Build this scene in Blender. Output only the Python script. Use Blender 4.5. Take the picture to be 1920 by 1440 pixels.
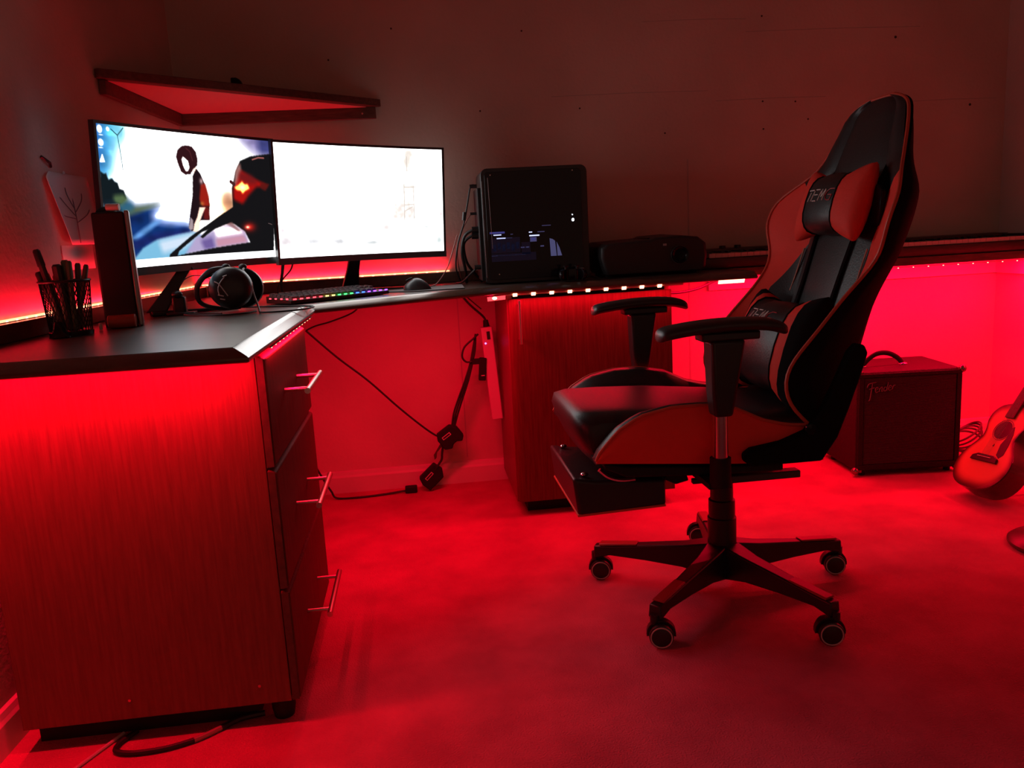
import bpy, math, random
import numpy as np
from mathutils import Vector, Matrix
random.seed(7)
SC = bpy.context.scene
COL = SC.collection
for o in list(bpy.data.objects):
    bpy.data.objects.remove(o)

# ---------------------------------------------------------------- camera
PITCH, ROLL, YAW = 0.179445, -0.0549062, 0.1096319
CAMH = 0.95
def cam_axes():
    cy, sy = math.cos(YAW), math.sin(YAW)
    f = Vector((sy, cy, 0)); r = Vector((cy, -sy, 0)); u = Vector((0, 0, 1))
    f2 = f*math.cos(PITCH) - u*math.sin(PITCH); u2 = u*math.cos(PITCH) + f*math.sin(PITCH)
    r3 = r*math.cos(ROLL) + u2*math.sin(ROLL); u3 = u2*math.cos(ROLL) - r*math.sin(ROLL)
    return r3, u3, f2
r_, u_, f_ = cam_axes()
cd = bpy.data.cameras.new('camera')
cam = bpy.data.objects.new('camera', cd); COL.objects.link(cam)
cd.sensor_width = 36; cd.lens = 1533.5/1920*36; cd.clip_start = 0.02
m = Matrix((r_, u_, -f_)).transposed().to_4x4(); m.translation = Vector((0, 0, CAMH))
cam.matrix_world = m
SC.camera = cam

# ---------------------------------------------------------------- world, exposure
SC.view_settings.view_transform = 'Standard'
SC.view_settings.look = 'None'
SC.view_settings.gamma = 1
SC.view_settings.exposure = 0
SC.view_settings.use_curve_mapping = False
w = bpy.data.worlds.new('room_dusk'); SC.world = w; w.use_nodes = True
bg = w.node_tree.nodes['Background']
bg.inputs[0].default_value = (1.0, 0.46, 0.33, 1); bg.inputs[1].default_value = 0.19

# ---------------------------------------------------------------- light strips (area lamps, most of them along the LED tapes)
RED = (1.0, 0.0003, 0.026)
LEDK = 3.3
def strip_light(name, a, b, direction, watts, width=.008, spread=180):
    a = Vector(a); b = Vector(b); d = Vector(direction).normalized()
    x = (b-a).normalized(); z = -d; z = (z - x*z.dot(x)).normalized(); y = z.cross(x)
    L = bpy.data.lights.new(name, 'AREA'); L.shape = 'RECTANGLE'
    L.size = (b-a).length; L.size_y = width; L.energy = watts*LEDK; L.color = RED
    L.spread = math.radians(spread)
    o = bpy.data.objects.new(name, L); COL.objects.link(o)
    m = Matrix((x, y, z)).transposed().to_4x4(); m.translation = (a+b)/2
    o.matrix_world = m
    return o
ZS, ZT = .765, .790           # underside and top of the worktop
strip_light('ledge_strip_light_left', (-.862, 1.30, .836), (-.803, 3.10, .836), (-.12, 0, 1), .95)
strip_light('ledge_strip_light_back', (-.79, 3.117, .836), (.12, 3.117, .836), (0, .12, 1), .62)
strip_light('desk_end_strip_light', (-.84, 1.495, ZS-.004), (-.33, 1.495, ZS-.004), (-.35, .22, -1), 1.45)
strip_light('desk_side_strip_light', (-.290, 1.58, ZS-.006), (-.290, 2.26, ZS-.006), (-.35, 0, -1), .75)
strip_light('corner_fill_light', (-.27, 2.34, ZS-.006), (.18, 2.60, ZS-.006), (.0, .3, -1), 2.0)  # added lamp with no tape, brightens the wall below the corner
strip_light('cabinet_strip_light', (.22, 2.633, ZS-.006), (.86, 2.633, ZS-.006), (0, -.45, -1), 1.15)
strip_light('gap_fill_light', (-.856, 1.42, ZS-.005), (-.835, 2.10, ZS-.005), (-.5, 0, -1), 2.2)  # added lamp on an unseen tape, lights the gap and lower left wall
strip_light('desk_right_strip_light', (.87, 2.66, ZS-.006), (1.10, 2.66, ZS-.006), (0, .3, -1), 1.2)
strip_light('shelf_strip_light_back', (1.16, 2.90, .752), (2.34, 2.90, .752), (0, .25, -1), 6)
strip_light('shelf_strip_light_right', (2.20, 1.7, .752), (2.20, 2.85, .752), (.25, 0, -1), 2.5)

# ---------------------------------------------------------------- materials
MATS = {}
def mat(name, col, rough=.5, metal=0, spec=.5, noise=None, bump=None, emis=None, strength=0, coat=0, alpha=None):
    """noise=(scale, amount, stretch xyz) mottles the colour; bump=(scale, strength, stretch) gives fine relief"""
    if name in MATS: return MATS[name]
    M = bpy.data.materials.new(name); M.use_nodes = True
    nt = M.node_tree; b = nt.nodes['Principled BSDF']
    b.inputs['Base Color'].default_value = (*col, 1); b.inputs['Roughness'].default_value = rough
    b.inputs['Metallic'].default_value = metal; b.inputs['Specular IOR Level'].default_value = spec
    b.inputs['Coat Weight'].default_value = coat
    if alpha is not None: b.inputs['Transmission Weight'].default_value = alpha
    if emis: b.inputs['Emission Color'].default_value = (*emis, 1); b.inputs['Emission Strength'].default_value = strength
    tc = None
    def tex(scale, st, detail=4):
        nonlocal tc
        tc = tc or nt.nodes.new('ShaderNodeTexCoord')
        mp = nt.nodes.new('ShaderNodeMapping'); mp.inputs['Scale'].default_value = st
        n = nt.nodes.new('ShaderNodeTexNoise'); n.inputs['Scale'].default_value = scale; n.inputs['Detail'].default_value = detail
        nt.links.new(tc.outputs['Object'], mp.inputs[0]); nt.links.new(mp.outputs[0], n.inputs['Vector']); return n
    if noise:
        sc, am, st = noise; n = tex(sc, st)
        rp = nt.nodes.new('ShaderNodeValToRGB')
        rp.color_ramp.elements[0].position = .32; rp.color_ramp.elements[1].position = .68
        rp.color_ramp.elements[0].color = (*[c*(1-am) for c in col], 1); rp.color_ramp.elements[1].color = (*[min(1, c*(1+am)) for c in col], 1)
        nt.links.new(n.outputs['Fac'], rp.inputs[0]); nt.links.new(rp.outputs[0], b.inputs['Base Color'])
    if bump:
        sc, am, st = bump; n = tex(sc, st, 3)
        bm = nt.nodes.new('ShaderNodeBump'); bm.inputs['Strength'].default_value = am; bm.inputs['Distance'].default_value = .004
        nt.links.new(n.outputs['Fac'], bm.inputs['Height']); nt.links.new(bm.outputs[0], b.inputs['Normal'])
    MATS[name] = M; return M
O1 = (1, 1, 1)
wall_m = mat('wall_paint', (.56, .46, .38), .85, spec=.2, noise=(2.2, .10, O1), bump=(90, .25, O1))
trim_m = mat('trim_paint', (.62, .56, .50), .5, noise=(6, .05, O1))
carpet_m = mat('carpet', (.50, .13, .20), 1.0, spec=.05, noise=(6, .16, O1), bump=(260, .9, O1))
ceil_m = mat('ceiling_paint', (.30, .28, .26), .9)
desk_m = mat('desk_laminate', (.060, .034, .026), .36, spec=.8, noise=(9, .25, (1, 1, 1)))
nose_m = mat('desk_nosing', (.085, .042, .028), .22, spec=1.0, noise=(9, .25, (1, 1, 1)))
nose_m.node_tree.nodes['Principled BSDF'].inputs['Specular Tint'].default_value = (1, .80, .68, 1)
desk_edge_m = mat('desk_edge', (.075, .030, .018), .30, spec=.5, noise=(30, .25, (1, 8, 1)), coat=.2)
cab_m = mat('cabinet_wood', (.175, .065, .04), .42, noise=(26, .16, (6, 6, .35)), bump=(60, .15, (6, 6, .3)))
door_m = mat('cabinet_front', (.12, .040, .028), .6, spec=.08, noise=(26, .20, (6, 6, .35)))
draw_edge_m = mat('drawer_edge', (.09, .045, .03), .5, noise=(60, .25, (1, 1, 1)))
shelf_m = mat('shelf_wood', (.10, .045, .03), .55, noise=(18, .3, (1, 6, 6)))
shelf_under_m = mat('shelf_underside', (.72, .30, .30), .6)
blackp = mat('black_plastic', (.012, .012, .013), .38)
blackm = mat('black_matte', (.010, .010, .010), .7, spec=.3)
blackg = mat('black_gloss', (.006, .006, .008), .15, spec=.25)
leather = mat('black_leather', (.016, .015, .016), .42, spec=.5, bump=(240, .12, O1))
redl = mat('red_leather', (.84, .062, .045), .6, spec=.15, bump=(240, .12, O1))
redl2 = mat('red_piping', (.60, .07, .035), .5)
suede = mat('black_suede', (.008, .008, .008), .95, spec=.1)
chrome = mat('chrome', (.75, .75, .75), .12, metal=1)
steel = mat('brushed_steel', (.66, .50, .46), .30, metal=1)
silver = mat('silver_plastic', (.42, .42, .43), .35, metal=.6)
bez_m = mat('monitor_bezel', (.022, .022, .024), .35)
greyp = mat('grey_plastic', (.22, .22, .22), .5)
cable_m = mat('cable_rubber', (.012, .011, .011), .55)
cable_w = mat('white_cable', (.55, .52, .5), .5)
white_p = mat('white_plastic', (.62, .58, .55), .4)
key_m = mat('keycap', (.10, .10, .105), .4)
mesh_m = mat('wire_mesh', (.03, .03, .032), .35, metal=.7)
ring_m = mat('caster_ring', (.45, .42, .42), .5)
red_plate = mat('red_footplate', (.30, .03, .03), .4)
tolex = mat('tolex', (.010, .008, .008), .6, spec=.3, bump=(300, .6, O1))
grille_m = mat('grille_cloth', (.022, .016, .017), .85, noise=(400, .4, (1, 1, .15)))
logo_m = mat('logo_white', (.70, .66, .62), .5)
logo_g = mat('logo_grey', (.16, .12, .12), .5)
logo_r = mat('logo_red', (.45, .02, .03), .5)
gtop = mat('guitar_top', (.62, .32, .16), .25, coat=.6)
gdark = mat('guitar_dark', (.045, .014, .010), .25, coat=.5)
gblack = mat('guitar_black', (.012, .010, .010), .4)
paper_m = mat('paper', (.82, .74, .68), .7)
paper_ink = mat('paper_ink', (.20, .15, .15), .8)
bat_m = mat('red_tube', (.42, .07, .04), .4)
tape_m = mat('led_tape', (.5, .35, .33), .5)
ivory = mat('ivory_keys', (.62, .56, .50), .3)
label_m = mat('label_paper', (.60, .52, .5), .5)
padm = mat('mouse_pad_cloth', (.17, .16, .16), .9)
pens = [mat('pen_black', (.02, .02, .02), .4), mat('pen_orange', (.55, .16, .05), .4), mat('pen_green', (.07, .12, .06), .5), mat('pen_brown', (.10, .06, .04), .6)]
def emi(name, col, s):
    M = mat(name, (0, 0, 0), .5, emis=col, strength=s)
    try: M.cycles.emission_sampling = 'NONE'
    except Exception: pass
    return M
led_m = emi('led_lit', (1, .30, .16), 9)
led_glow_sleeve = emi('led_glow_sleeve', (1, .28, .14), 3.6)
led_soft = emi('led_diffuser', (1, .05, .06), 2.2)
ledkb = {k: emi('key_led_'+k, c, 5) for k, c in dict(red=(1, .04, .06), amber=(1, .6, .12), green=(.04, .9, .12), blue=(.03, .12, 1), violet=(.25, .05, 1)).items()}
led_white = emi('power_led', (.8, .9, 1), 6)
led_violet = emi('strip_led', (.35, .15, 1), 5)
glow_blue = emi('case_glow_blue', (.12, .12, .55), .35)
glow_white = emi('case_glow_white', (.55, .6, 1), 1.6)

# ---------------------------------------------------------------- geometry helper
class G:
    def __init__(s): s.v = []; s.f = []
    def add(s, v, f):
        n = len(s.v); s.v += [tuple(p) for p in v]; s.f += [tuple(i+n for i in q) for q in f]; return s
    def box(s, x0, x1, y0, y1, z0, z1):
        return s.obox(((x0+x1)/2, (y0+y1)/2, (z0+z1)/2), ((x1-x0)/2, 0, 0), (0, (y1-y0)/2, 0), (0, 0, (z1-z0)/2))
    def obox(s, c, a, b, d):
        c, a, b, d = map(Vector, (c, a, b, d))
        v = [c+a*i+b*j+d*k for k in (-1, 1) for j in (-1, 1) for i in (-1, 1)]
        return s.add(v, [(0, 2, 3, 1), (4, 5, 7, 6), (0, 1, 5, 4), (2, 6, 7, 3), (0, 4, 6, 2), (1, 3, 7, 5)])
    def loft(s, rings, cap=True, closed=False):
        n = len(rings[0]); v = [p for r in rings for p in r]; f = []; R = len(rings)
        for i in range(R if closed else R-1):
            for j in range(n):
                a = i*n+j; b = i*n+(j+1) % n; i2 = (i+1) % R
                f.append((a, b, i2*n+(j+1) % n, i2*n+j))
        if cap and not closed: f += [tuple(range(n))[::-1], tuple((R-1)*n+k for k in range(n))]
        return s.add(v, f)
    def grid(s, rows):
        n = len(rows[0]); v = [p for r in rows for p in r]
        return s.add(v, [(i*n+j, i*n+j+1, (i+1)*n+j+1, (i+1)*n+j) for i in range(len(rows)-1) for j in range(n-1)])
    def tube(s, pts, r, n=8, closed=False, flat=1.0, up=None):
        P = [Vector(p) for p in pts]; rings = []; prev = None
        for i, p in enumerate(P):
            if closed: t = P[(i+1) % len(P)] - P[i-1]
            else: t = P[min(i+1, len(P)-1)] - P[max(i-1, 0)]
            t.normalize()
            if prev is None:
                a = Vector(up) if up else (Vector((0, 0, 1)) if abs(t.z) < .9 else Vector((1, 0, 0)))
            else: a = prev
            a = (a - t*a.dot(t)).normalized(); b = t.cross(a); prev = a
            rr = r[i] if isinstance(r, (list, tuple)) else r
            rings.append([p + a*math.cos(q)*rr + b*math.sin(q)*rr*flat for q in [2*math.pi*k/n for k in range(n)]])
        return s.loft(rings, cap=True, closed=closed)
    def cyl(s, a, b, r, n=24, r2=None): return s.tube([a, b], [r, r if r2 is None else r2], n)
    def lathe(s, prof, o, axis=(0, 0, 1), n=28):
        o = Vector(o); z = Vector(axis).normalized(); x = z.orthogonal().normalized(); y = z.cross(x)
        rings = [[o+z*h+x*math.cos(q)*r+y*math.sin(q)*r for q in [2*math.pi*k/n for k in range(n)]] for r, h in prof]
        return s.loft(rings)
    def prism(s, poly, fn, t0, t1):
        """poly: 2D outline; fn(a, b, t) -> point"""
        n = len(poly)
        return s.loft([[fn(a, b, t0) for a, b in poly], [fn(a, b, t1) for a, b in poly]])
    def sphere(s, c, rx, ry=None, rz=None, n=20, m=12):
        ry = ry or rx; rz = rz or rx; rings = []
        for i in range(m+1):
            t = math.pi*(i+.02)/(m+.04)
            rings.append([(c[0]+rx*math.sin(t)*math.cos(2*math.pi*k/n), c[1]+ry*math.sin(t)*math.sin(2*math.pi*k/n), c[2]-rz*math.cos(t)) for k in range(n)])
        return s.loft(rings)
    def build(s, name, M, parent=None, bevel=0, seg=2, sharp=.6, subsurf=0, smooth=True, stuff=False):
        off = OFF.get(parent.name, Vector((0, 0, 0))) if parent else Vector((0, 0, 0))
        me = bpy.data.meshes.new(name)
        me.from_pydata([tuple(Vector(p)-off) for p in s.v], [], s.f); me.update()
        import bmesh
        b = bmesh.new(); b.from_mesh(me); bmesh.ops.recalc_face_normals(b, faces=b.faces); b.to_mesh(me); b.free()
        if smooth:
            me.polygons.foreach_set('use_smooth', [True]*len(me.polygons))
            me.set_sharp_from_angle(angle=sharp)
        me.materials.append(M)
        o = bpy.data.objects.new(name, me); COL.objects.link(o)
        if parent: o.parent = parent; OFF[o.name] = off
        if bevel:
            q = o.modifiers.new('bevel', 'BEVEL'); q.width = bevel; q.segments = seg; q.limit_method = 'ANGLE'; q.angle_limit = .6
            q.harden_normals = False
        if subsurf:
            q = o.modifiers.new('sub', 'SUBSURF'); q.levels = subsurf; q.render_levels = subsurf
        if stuff: o['kind'] = 'stuff'
        return o
OFF = {}
def thing(name, loc, label, cat, group=None):
    o = bpy.data.objects.new(name, None); COL.objects.link(o); o.location = loc; o.empty_display_size = .05
    OFF[o.name] = Vector(loc); o['label'] = label; o['category'] = cat
    if group: o['group'] = group
    return o
def tag(o, label, cat, group=None):
    o['label'] = label; o['category'] = cat
    if group: o['group'] = group
    return o
def struct(o): o['kind'] = 'structure'; return o
def spline(pts, k=6):
    """Catmull-Rom through points"""
    P = [Vector(p) for p in pts]; out = []
    for i in range(len(P)-1):
        p0 = P[max(i-1, 0)]; p1 = P[i]; p2 = P[i+1]; p3 = P[min(i+2, len(P)-1)]
        for j in range(k):
            t = j/k
            out.append(.5*((2*p1)+(p2-p0)*t+(2*p0-5*p1+4*p2-p3)*t*t+(3*p1-p0-3*p2+p3)*t**3))
    out.append(P[-1]); return out
def cable(name, pts, r, M, parent=None, k=7, n=8):
    return G().tube(spline(pts, k), r, n).build(name, M, parent)
def dup(o, parent, dx):
    c = o.copy(); COL.objects.link(c); c.parent = parent; c.location = Vector(o.location)+Vector(dx); return c

# ================================================================= the room
WY, WX = 3.13, 2.37
H = 2.45
# left wall runs from (-.905,.9) to (-.79,3.13): slightly out of square as in the place
LW0, LW1 = Vector((-.935, .5, 0)), Vector((-.79, WY, 0))
def lw(y): return LW0.x + (LW1.x-LW0.x)*(y-LW0.y)/(LW1.y-LW0.y)
lwd = (LW1-LW0).normalized()
struct(G().box(-1.6, 3.2, -1.6, 3.3, -.06, 0).build('floor', carpet_m, smooth=False))
struct(G().box(-1.6, 3.2, -1.6, 3.3, H, H+.06).build('ceiling', ceil_m, smooth=False))
def wall_back():
    root_ = G().box(-.9, WX+.1, WY, WY+.1, 0, H).build('wall_back', wall_m, smooth=False); struct(root_)
    # faint seams between the wall boards, nail heads
    return root_
wb = wall_back()
g = G(); a = LW0-lwd*2.2; b = LW1
g.loft([[(a.x, a.y, 0), (b.x, b.y, 0), (b.x-.1, b.y+.1, 0), (a.x-.1, a.y, 0)], [(a.x, a.y, H), (b.x, b.y, H), (b.x-.1, b.y+.1, H), (a.x-.1, a.y, H)]])
struct(g.build('wall_left', wall_m, smooth=False))
struct(G().box(WX, WX+.1, -1.6, WY, 0, H).build('wall_right', wall_m, smooth=False))
# board seams (raised taped joints) and nail heads on the back wall
seam_m = mat('seam_paint', (.41, .38, .33), .9)
G().box(1.064, 1.070, WY-.0012, WY, .10, 1.20).build('seam', seam_m, wb, smooth=False)
G().box(.150, .154, WY-.0012, WY, .10, .78).build('seam', seam_m, wb, smooth=False)
for x0, x1, z in ((.55, 1.15, 1.447), (1.18, 1.62, 1.41), (1.95, 2.33, 1.38), (1.3, 2.0, 1.655), (.9, 1.3, 1.70)):
    G().tube([(x0, WY-.0004, z), ((x0+x1)/2, WY-.0004, z+.003), (x1, WY-.0004, z+.001)], .0009, 4).build('seam', seam_m, wb)
nail_m = mat('nail_mark', (.05, .03, .025), .8)
for x, z in ((.282, 1.406), (.655, 1.402), (1.363, 1.709), (1.367, 1.402), (1.498, 1.397), (1.37, 1.30), (1.55, 1.33), (-.25, 1.60), (1.90, 1.62), (.98, 1.30), (2.22, 1.36), (-.02, 1.70), (.45, 1.68)):
    G().cyl((x, WY-.0015, z), (x, WY+.001, z), .0035 if x < 1.6 else .005, 8).build('nail_mark', nail_m, wb)
# baseboards: plain board with a stepped top
def baseboard(name, p, q, nrm):
    p = Vector(p); q = Vector(q); n = Vector(nrm)
    prof = [(0, 0), (.014, 0), (.014, .062), (.010, .070), (.007, .082), (0, .086)]
    g = G().loft([[p+n*a+Vector((0, 0, z)) for a, z in prof], [q+n*a+Vector((0, 0, z)) for a, z in prof]])
    return struct(g.build(name, trim_m, smooth=False))
baseboard('baseboard_back', (-.79, WY, 0), (WX, WY, 0), (0, -1, 0))
nl = Vector((lwd.y, -lwd.x, 0))
baseboard('baseboard_left', a, LW1, nl)
baseboard('baseboard_right', (WX, -1.5, 0), (WX, WY, 0), (-1, 0, 0))
# cleat (batten) under the piano shelf
struct(G().box(1.14, WX, WY-.018, WY, .695, .757).build('trim_1', trim_m, smooth=False))
struct(G().box(WX-.018, WX, 1.6, WY-.018, .695, .757).build('trim_2', trim_m, smooth=False))

# ================================================================= worktop
def slab(poly, z0, z1, name, M, parent=None, bevel=.008):
    g = G().prism(poly, lambda a, b, t: (a, b, t), z0, z1)
    return g.build(name, M, parent, bevel=bevel, seg=3)
desk = thing('corner_desk', (-.3, 2.6, ZS), 'dark brown corner worktop running along two walls over the cabinets', 'desk')
deskpoly = [(-.283, 1.385), (-.283, 2.33), (.21, 2.605), (.27, 2.62), (1.128, 2.62), (1.128, WY-.003), (LW1.x+.003, WY-.003), (lw(1.385)+.003, 1.385)]
fpth = [Vector((lw(1.385)+.003, 1.385)), Vector((-.283, 1.385)), Vector((-.283, 2.33)), Vector((.21, 2.605)), Vector((.27, 2.62)), Vector((1.128, 2.62))]
def desk_ring(d, z):
    out = []
    for i, p in enumerate(fpth):
        ns = []
        for a_, b_ in ((i-1, i), (i, i+1)):
            if a_ < 0 or b_ >= len(fpth): continue
            e = (fpth[b_]-fpth[a_]).normalized(); ns.append(Vector((-e.y, e.x)))
        n_ = sum(ns, Vector((0, 0))).normalized(); k = d/max(.4, n_.dot(ns[0])); q_ = p+n_*k
        out.append((q_.x, q_.y, z))
    out += [(1.128, WY-.003, z), (LW1.x+.003, WY-.003, z)]
    return out
dr = [desk_ring(d, z) for d, z in ((.033, ZS+.001), (.033, ZT-.0003))]
G().loft(dr).build('worktop', desk_m, desk, sharp=.3)
top_d = .0325
dr = [desk_ring(d, z) for d, z in ((top_d, ZS), (.006, ZS), (.001, ZS+.002), (0, ZS+.006), (.001, ZS+.0095), (.004, ZS+.0118), (.012, ZS+.0160), (.020, ZS+.0200), (.027, ZS+.0232), (top_d, ZT))]
nf = len(fpth)
G().grid([r[:nf] for r in dr]).build('edge_nosing', nose_m, desk, sharp=.42)
# raised ledge round the back
LD = .022
g = G(); y0 = 1.385
g.loft([[(lw(y)+.016, y, ZT), (lw(y)+.016+LD, y, ZT), (lw(y)+.016+LD, y, .828), (lw(y)+.016, y, .828)] for y in (y0, WY-.035)])
g.build('ledge', desk_edge_m, desk, bevel=.002)
G().box(LW1.x+.016+LD+.001, .62, WY-.034, WY-.014, ZT, .828).build('ledge', desk_edge_m, desk, bevel=.002)

# ================================================================= LED tapes (things)
def tape(name, a, b, label, up=(0, 0, 1), pitch=.06, face=(0, 0, 1), bead=True, w=.008, size=.0028, group='red LED light tapes', sleeve=False):
    a = Vector(a); b = Vector(b); d = (b-a); L = d.length; x = d/L; f = Vector(face).normalized(); f = (f-x*f.dot(x)).normalized(); y = f.cross(x)
    t = thing(name, a, label, 'light strip', group)
    G().obox((a+b)/2, x*L/2, y*w/2, f*.0008).build('tape', tape_m, t, smooth=False)
    if sleeve: G().obox((a+b)/2+f*.0030, x*L/2, y*w*.35, f*.0025).build('sleeve', led_glow_sleeve, t, smooth=False)  # emissive bar added to imitate the blown-out glow along the ledge
    n = int(L/pitch); src = None
    for i in range(n):
        p = a + x*(pitch*(i+.5))
        if src is None:
            src = G().obox(p+f*.0020, x*size, y*size*.8, f*.0012).build('led', led_m, t, smooth=False)
        else: dup(src, t, x*pitch*i)
    return t
tape('led_strip', (lw(1.40)+.007, 1.40, .8285), (lw(3.08)+.007, 3.08, .8285), 'red LED tape glowing behind the desk ledge on the left wall', sleeve=True, pitch=.04, size=.004)
tape('led_strip', (-.775, WY-.007, .8285), (.13, WY-.007, .8285), 'red LED tape glowing behind the monitors along the back wall', sleeve=True, pitch=.04, size=.004)
tape('led_strip', (-.80, 1.478, ZS-.001), (-.33, 1.478, ZS-.001), 'red LED tape under the near end of the worktop, above the cabinet side', face=(0, 0, -1))
tape('led_strip', (-.2885, 1.60, ZS-.0015), (-.2885, 2.26, ZS-.0015), 'red LED tape under the worktop edge above the drawers', face=(0, 0, -1), pitch=.05)
tape('led_strip', (.285, 2.6295, ZS-.003), (.875, 2.6295, ZS-.003), 'row of bright red LEDs under the worktop edge above the cabinet door', face=(0, -.9, -.5), w=.006, size=.0068)
tape('led_strip', (.995, 2.629, ZS-.003), (1.085, 2.629, ZS-.003), 'short bright piece of LED tape under the right end of the worktop', face=(0, -.9, -.5), w=.006, size=.0085, pitch=.018)
tape('led_strip', (1.16, 2.888, .7545), (2.34, 2.888, .7545), 'red LED tape under the front of the piano shelf', face=(0, 0, -1), size=.0015)
tape('led_strip', (-.856, 1.42, ZS-.0015), (-.835, 2.10, ZS-.0015), 'added unseen red LED tape under the worktop in the gap between drawer cabinet and wall', face=(0, 0, -1))
t = thing('led_strip_end', (.232, 2.627, .752), 'loose end of LED tape in clear sleeve left of the cabinet door', 'light strip')
G().obox((.254, 2.627, .7535), (.029, 0, .0015), (0, .0015, 0), (0, 0, .0065)).build('sleeve', led_soft, t, bevel=.001)
G().sphere((.248, 2.6245, .7545), .008, .003, .005).build('led', led_m, t)

# ================================================================= left drawer cabinet
t = thing('drawer_cabinet', (-.56, 1.83, 0), 'brown wood-grain drawer cabinet standing under the left worktop', 'cabinet')
cx0, cx1, cy0, cy1 = -.825, -.310, 1.56, 2.12
g = G().box(cx0, cx1, cy0, cy0+.018, .05, ZS-.001); g.build('side_panel', cab_m, t, bevel=.0015)
G().box(cx0, cx1, cy1-.018, cy1, .05, ZS-.001).build('side_panel', cab_m, t, bevel=.0015)
G().box(cx0, cx0+.016, cy0+.019, cy1-.019, .05, ZS-.001).build('back_panel', cab_m, t)
G().box(cx0+.017, cx1, cy0+.019, cy1-.019, .05, .066).build('bottom_panel', cab_m, t)
G().box(cx0+.01, cx1-.075, cy0+.040, cy1-.05, 0, .049).build('base_block', blackm, t)  # black block standing for the shade under the raised cabinet
G().lathe([(.001, 0), (.02, 0), (.024, .02), (.024, .049), (.001, .05)], (cx1-.025, cy0+.04, 0)).build('foot', blackm, t)
dz = [(.053, .287), (.291, .533), (.537, ZS-.012)]
for k, (z0, z1) in enumerate(dz):
    d = G().prism([(cx1+.002, z0), (cx1+.009, z0), (-.2905, z0+.006), (-.2905, z1-.006), (cx1+.009, z1), (cx1+.002, z1)], lambda a, b, tt: (a, tt, b), cy0-.004, cy1+.003).build('drawer', door_m, t, bevel=.002)
    G().box(cx1+.003, -.2935, cy0-.0055, cy0-.0042, z0+.003, z1-.003).build('edge_band', draw_edge_m, d)
    hz = [.155, .405, .655][k]
    hy0, hy1 = 1.735, 1.935
    h = G()
    hx = -.240
    h.cyl((hx, hy0-.02, hz), (hx, hy1+.02, hz), .0065, 14)
    for yy in (hy0+.01, hy1-.01): h.cyl((-.291, yy, hz), (hx, yy, hz), .0045, 12)
    h.build('handle', steel, d)
for x, z in ((-.62, .09), (-.37, .09)):
    G().cyl((x, cy0-.0012, z), (x, cy0+.001, z), .003, 10).build('screw', steel, t)

# ================================================================= door cabinet under the back worktop
t = thing('door_cabinet', (.57, 2.87, 0), 'reddish wood-grain base cabinet with one tall door beside the chair', 'cabinet')
dx0, dx1, dy0, dy1 = .292, .843, 2.678, 3.10
G().box(dx0, dx0+.018, dy0, dy1, .05, ZS-.001).build('side_panel', cab_m, t, bevel=.0015)
G().box(dx1-.018, dx1, dy0, dy1, .05, ZS-.001).build('side_panel', cab_m, t, bevel=.0015)
G().box(dx0+.019, dx1-.019, dy1-.016, dy1, .05, ZS-.001).build('back_panel', cab_m, t)
G().box(dx0+.019, dx1-.019, dy0, dy1-.017, .05, .066).build('bottom_panel', cab_m, t)
G().box(dx0+.04, dx1-.04, dy0+.04, dy1-.03, 0, .049).build('base_block', blackm, t)
# door with rounded left edge
poly = [(dx1, dy0-.002), (dx1, dy0-.020), (dx0+.03, dy0-.020)]
poly += [(dx0+.03-.028*math.sin(q), dy0-.020+.016*(1-math.cos(q))) for q in [math.pi/2*i/6 for i in range(1, 7)]] + [(dx0+.002, dy0-.002)]
d = G().prism(poly, lambda a, b, tt: (a, b, tt), .053, ZS-.020).build('door', door_m, t, sharp=.9)
h = G(); hx, hy = .327, dy0-.052
h.cyl((hx, hy, .600), (hx, hy, .742), .0052, 14)
for zz in (.615, .73): h.cyl((hx, hy, zz), (hx, dy0-.020, zz), .004, 10)
h.build('handle', steel, d)

# ================================================================= piano shelf + piano
t = thing('piano_shelf', (1.75, 2.99, .757), 'long dark shelf board on the back wall carrying the piano', 'shelf')
G().box(1.132, WX-.002, 2.88, WY-.002, .760, .790).build('shelf_board', shelf_m, t, bevel=.002)
t = thing('piano', (1.7, 3.0, .785), 'long dark digital piano with a row of pale keys on the shelf', 'piano')
px0, px1 = 1.03, 2.34; DZ = .0055
g = G().prism([(2.888, .7855), (2.882, .800), (2.886, .822), (2.900, .824), (3.030, .824), (3.034, .850), (3.115, .852), (3.120, .7855)], lambda a, b, tt: (tt, a, b+DZ), px0, px1)
g.build('body', mat('piano_body', (.055, .028, .022), .45, noise=(30, .2, (1, 6, 6))), t, bevel=.002)
for xx in (px0, px1-.03):
    G().box(xx, xx+.03, 2.884, 3.032, .830, .8535).build('end_block', blackp, t, bevel=.003)
src = None; n = 52; kx0 = px0+.032; kw = (px1-.03-kx0)/n
for i in range(n):
    if src is None: src = G().box(kx0+.0006, kx0+kw-.0006, 2.893, 3.028, .8300, .8440).build('key', ivory, t, smooth=False)
    else: dup(src, t, (kw*i, 0, 0))
src = None
for i in range(n-1):
    if i % 7 in (1, 4): continue
    if src is None: src = G().box(kx0+kw-.0055, kx0+kw+.0055, 2.945, 3.028, .8445, .851).build('black_key', blackp, t, smooth=False); i0 = i
    else: dup(src, t, (kw*(i-i0), 0, 0))
for x in (1.14, 1.20):
    G().lathe([(.001, 0), (.013, 0), (.012, .010), (.001, .011)], (x+.04, 3.07, .8575)).build('knob', blackp, t)

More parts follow.
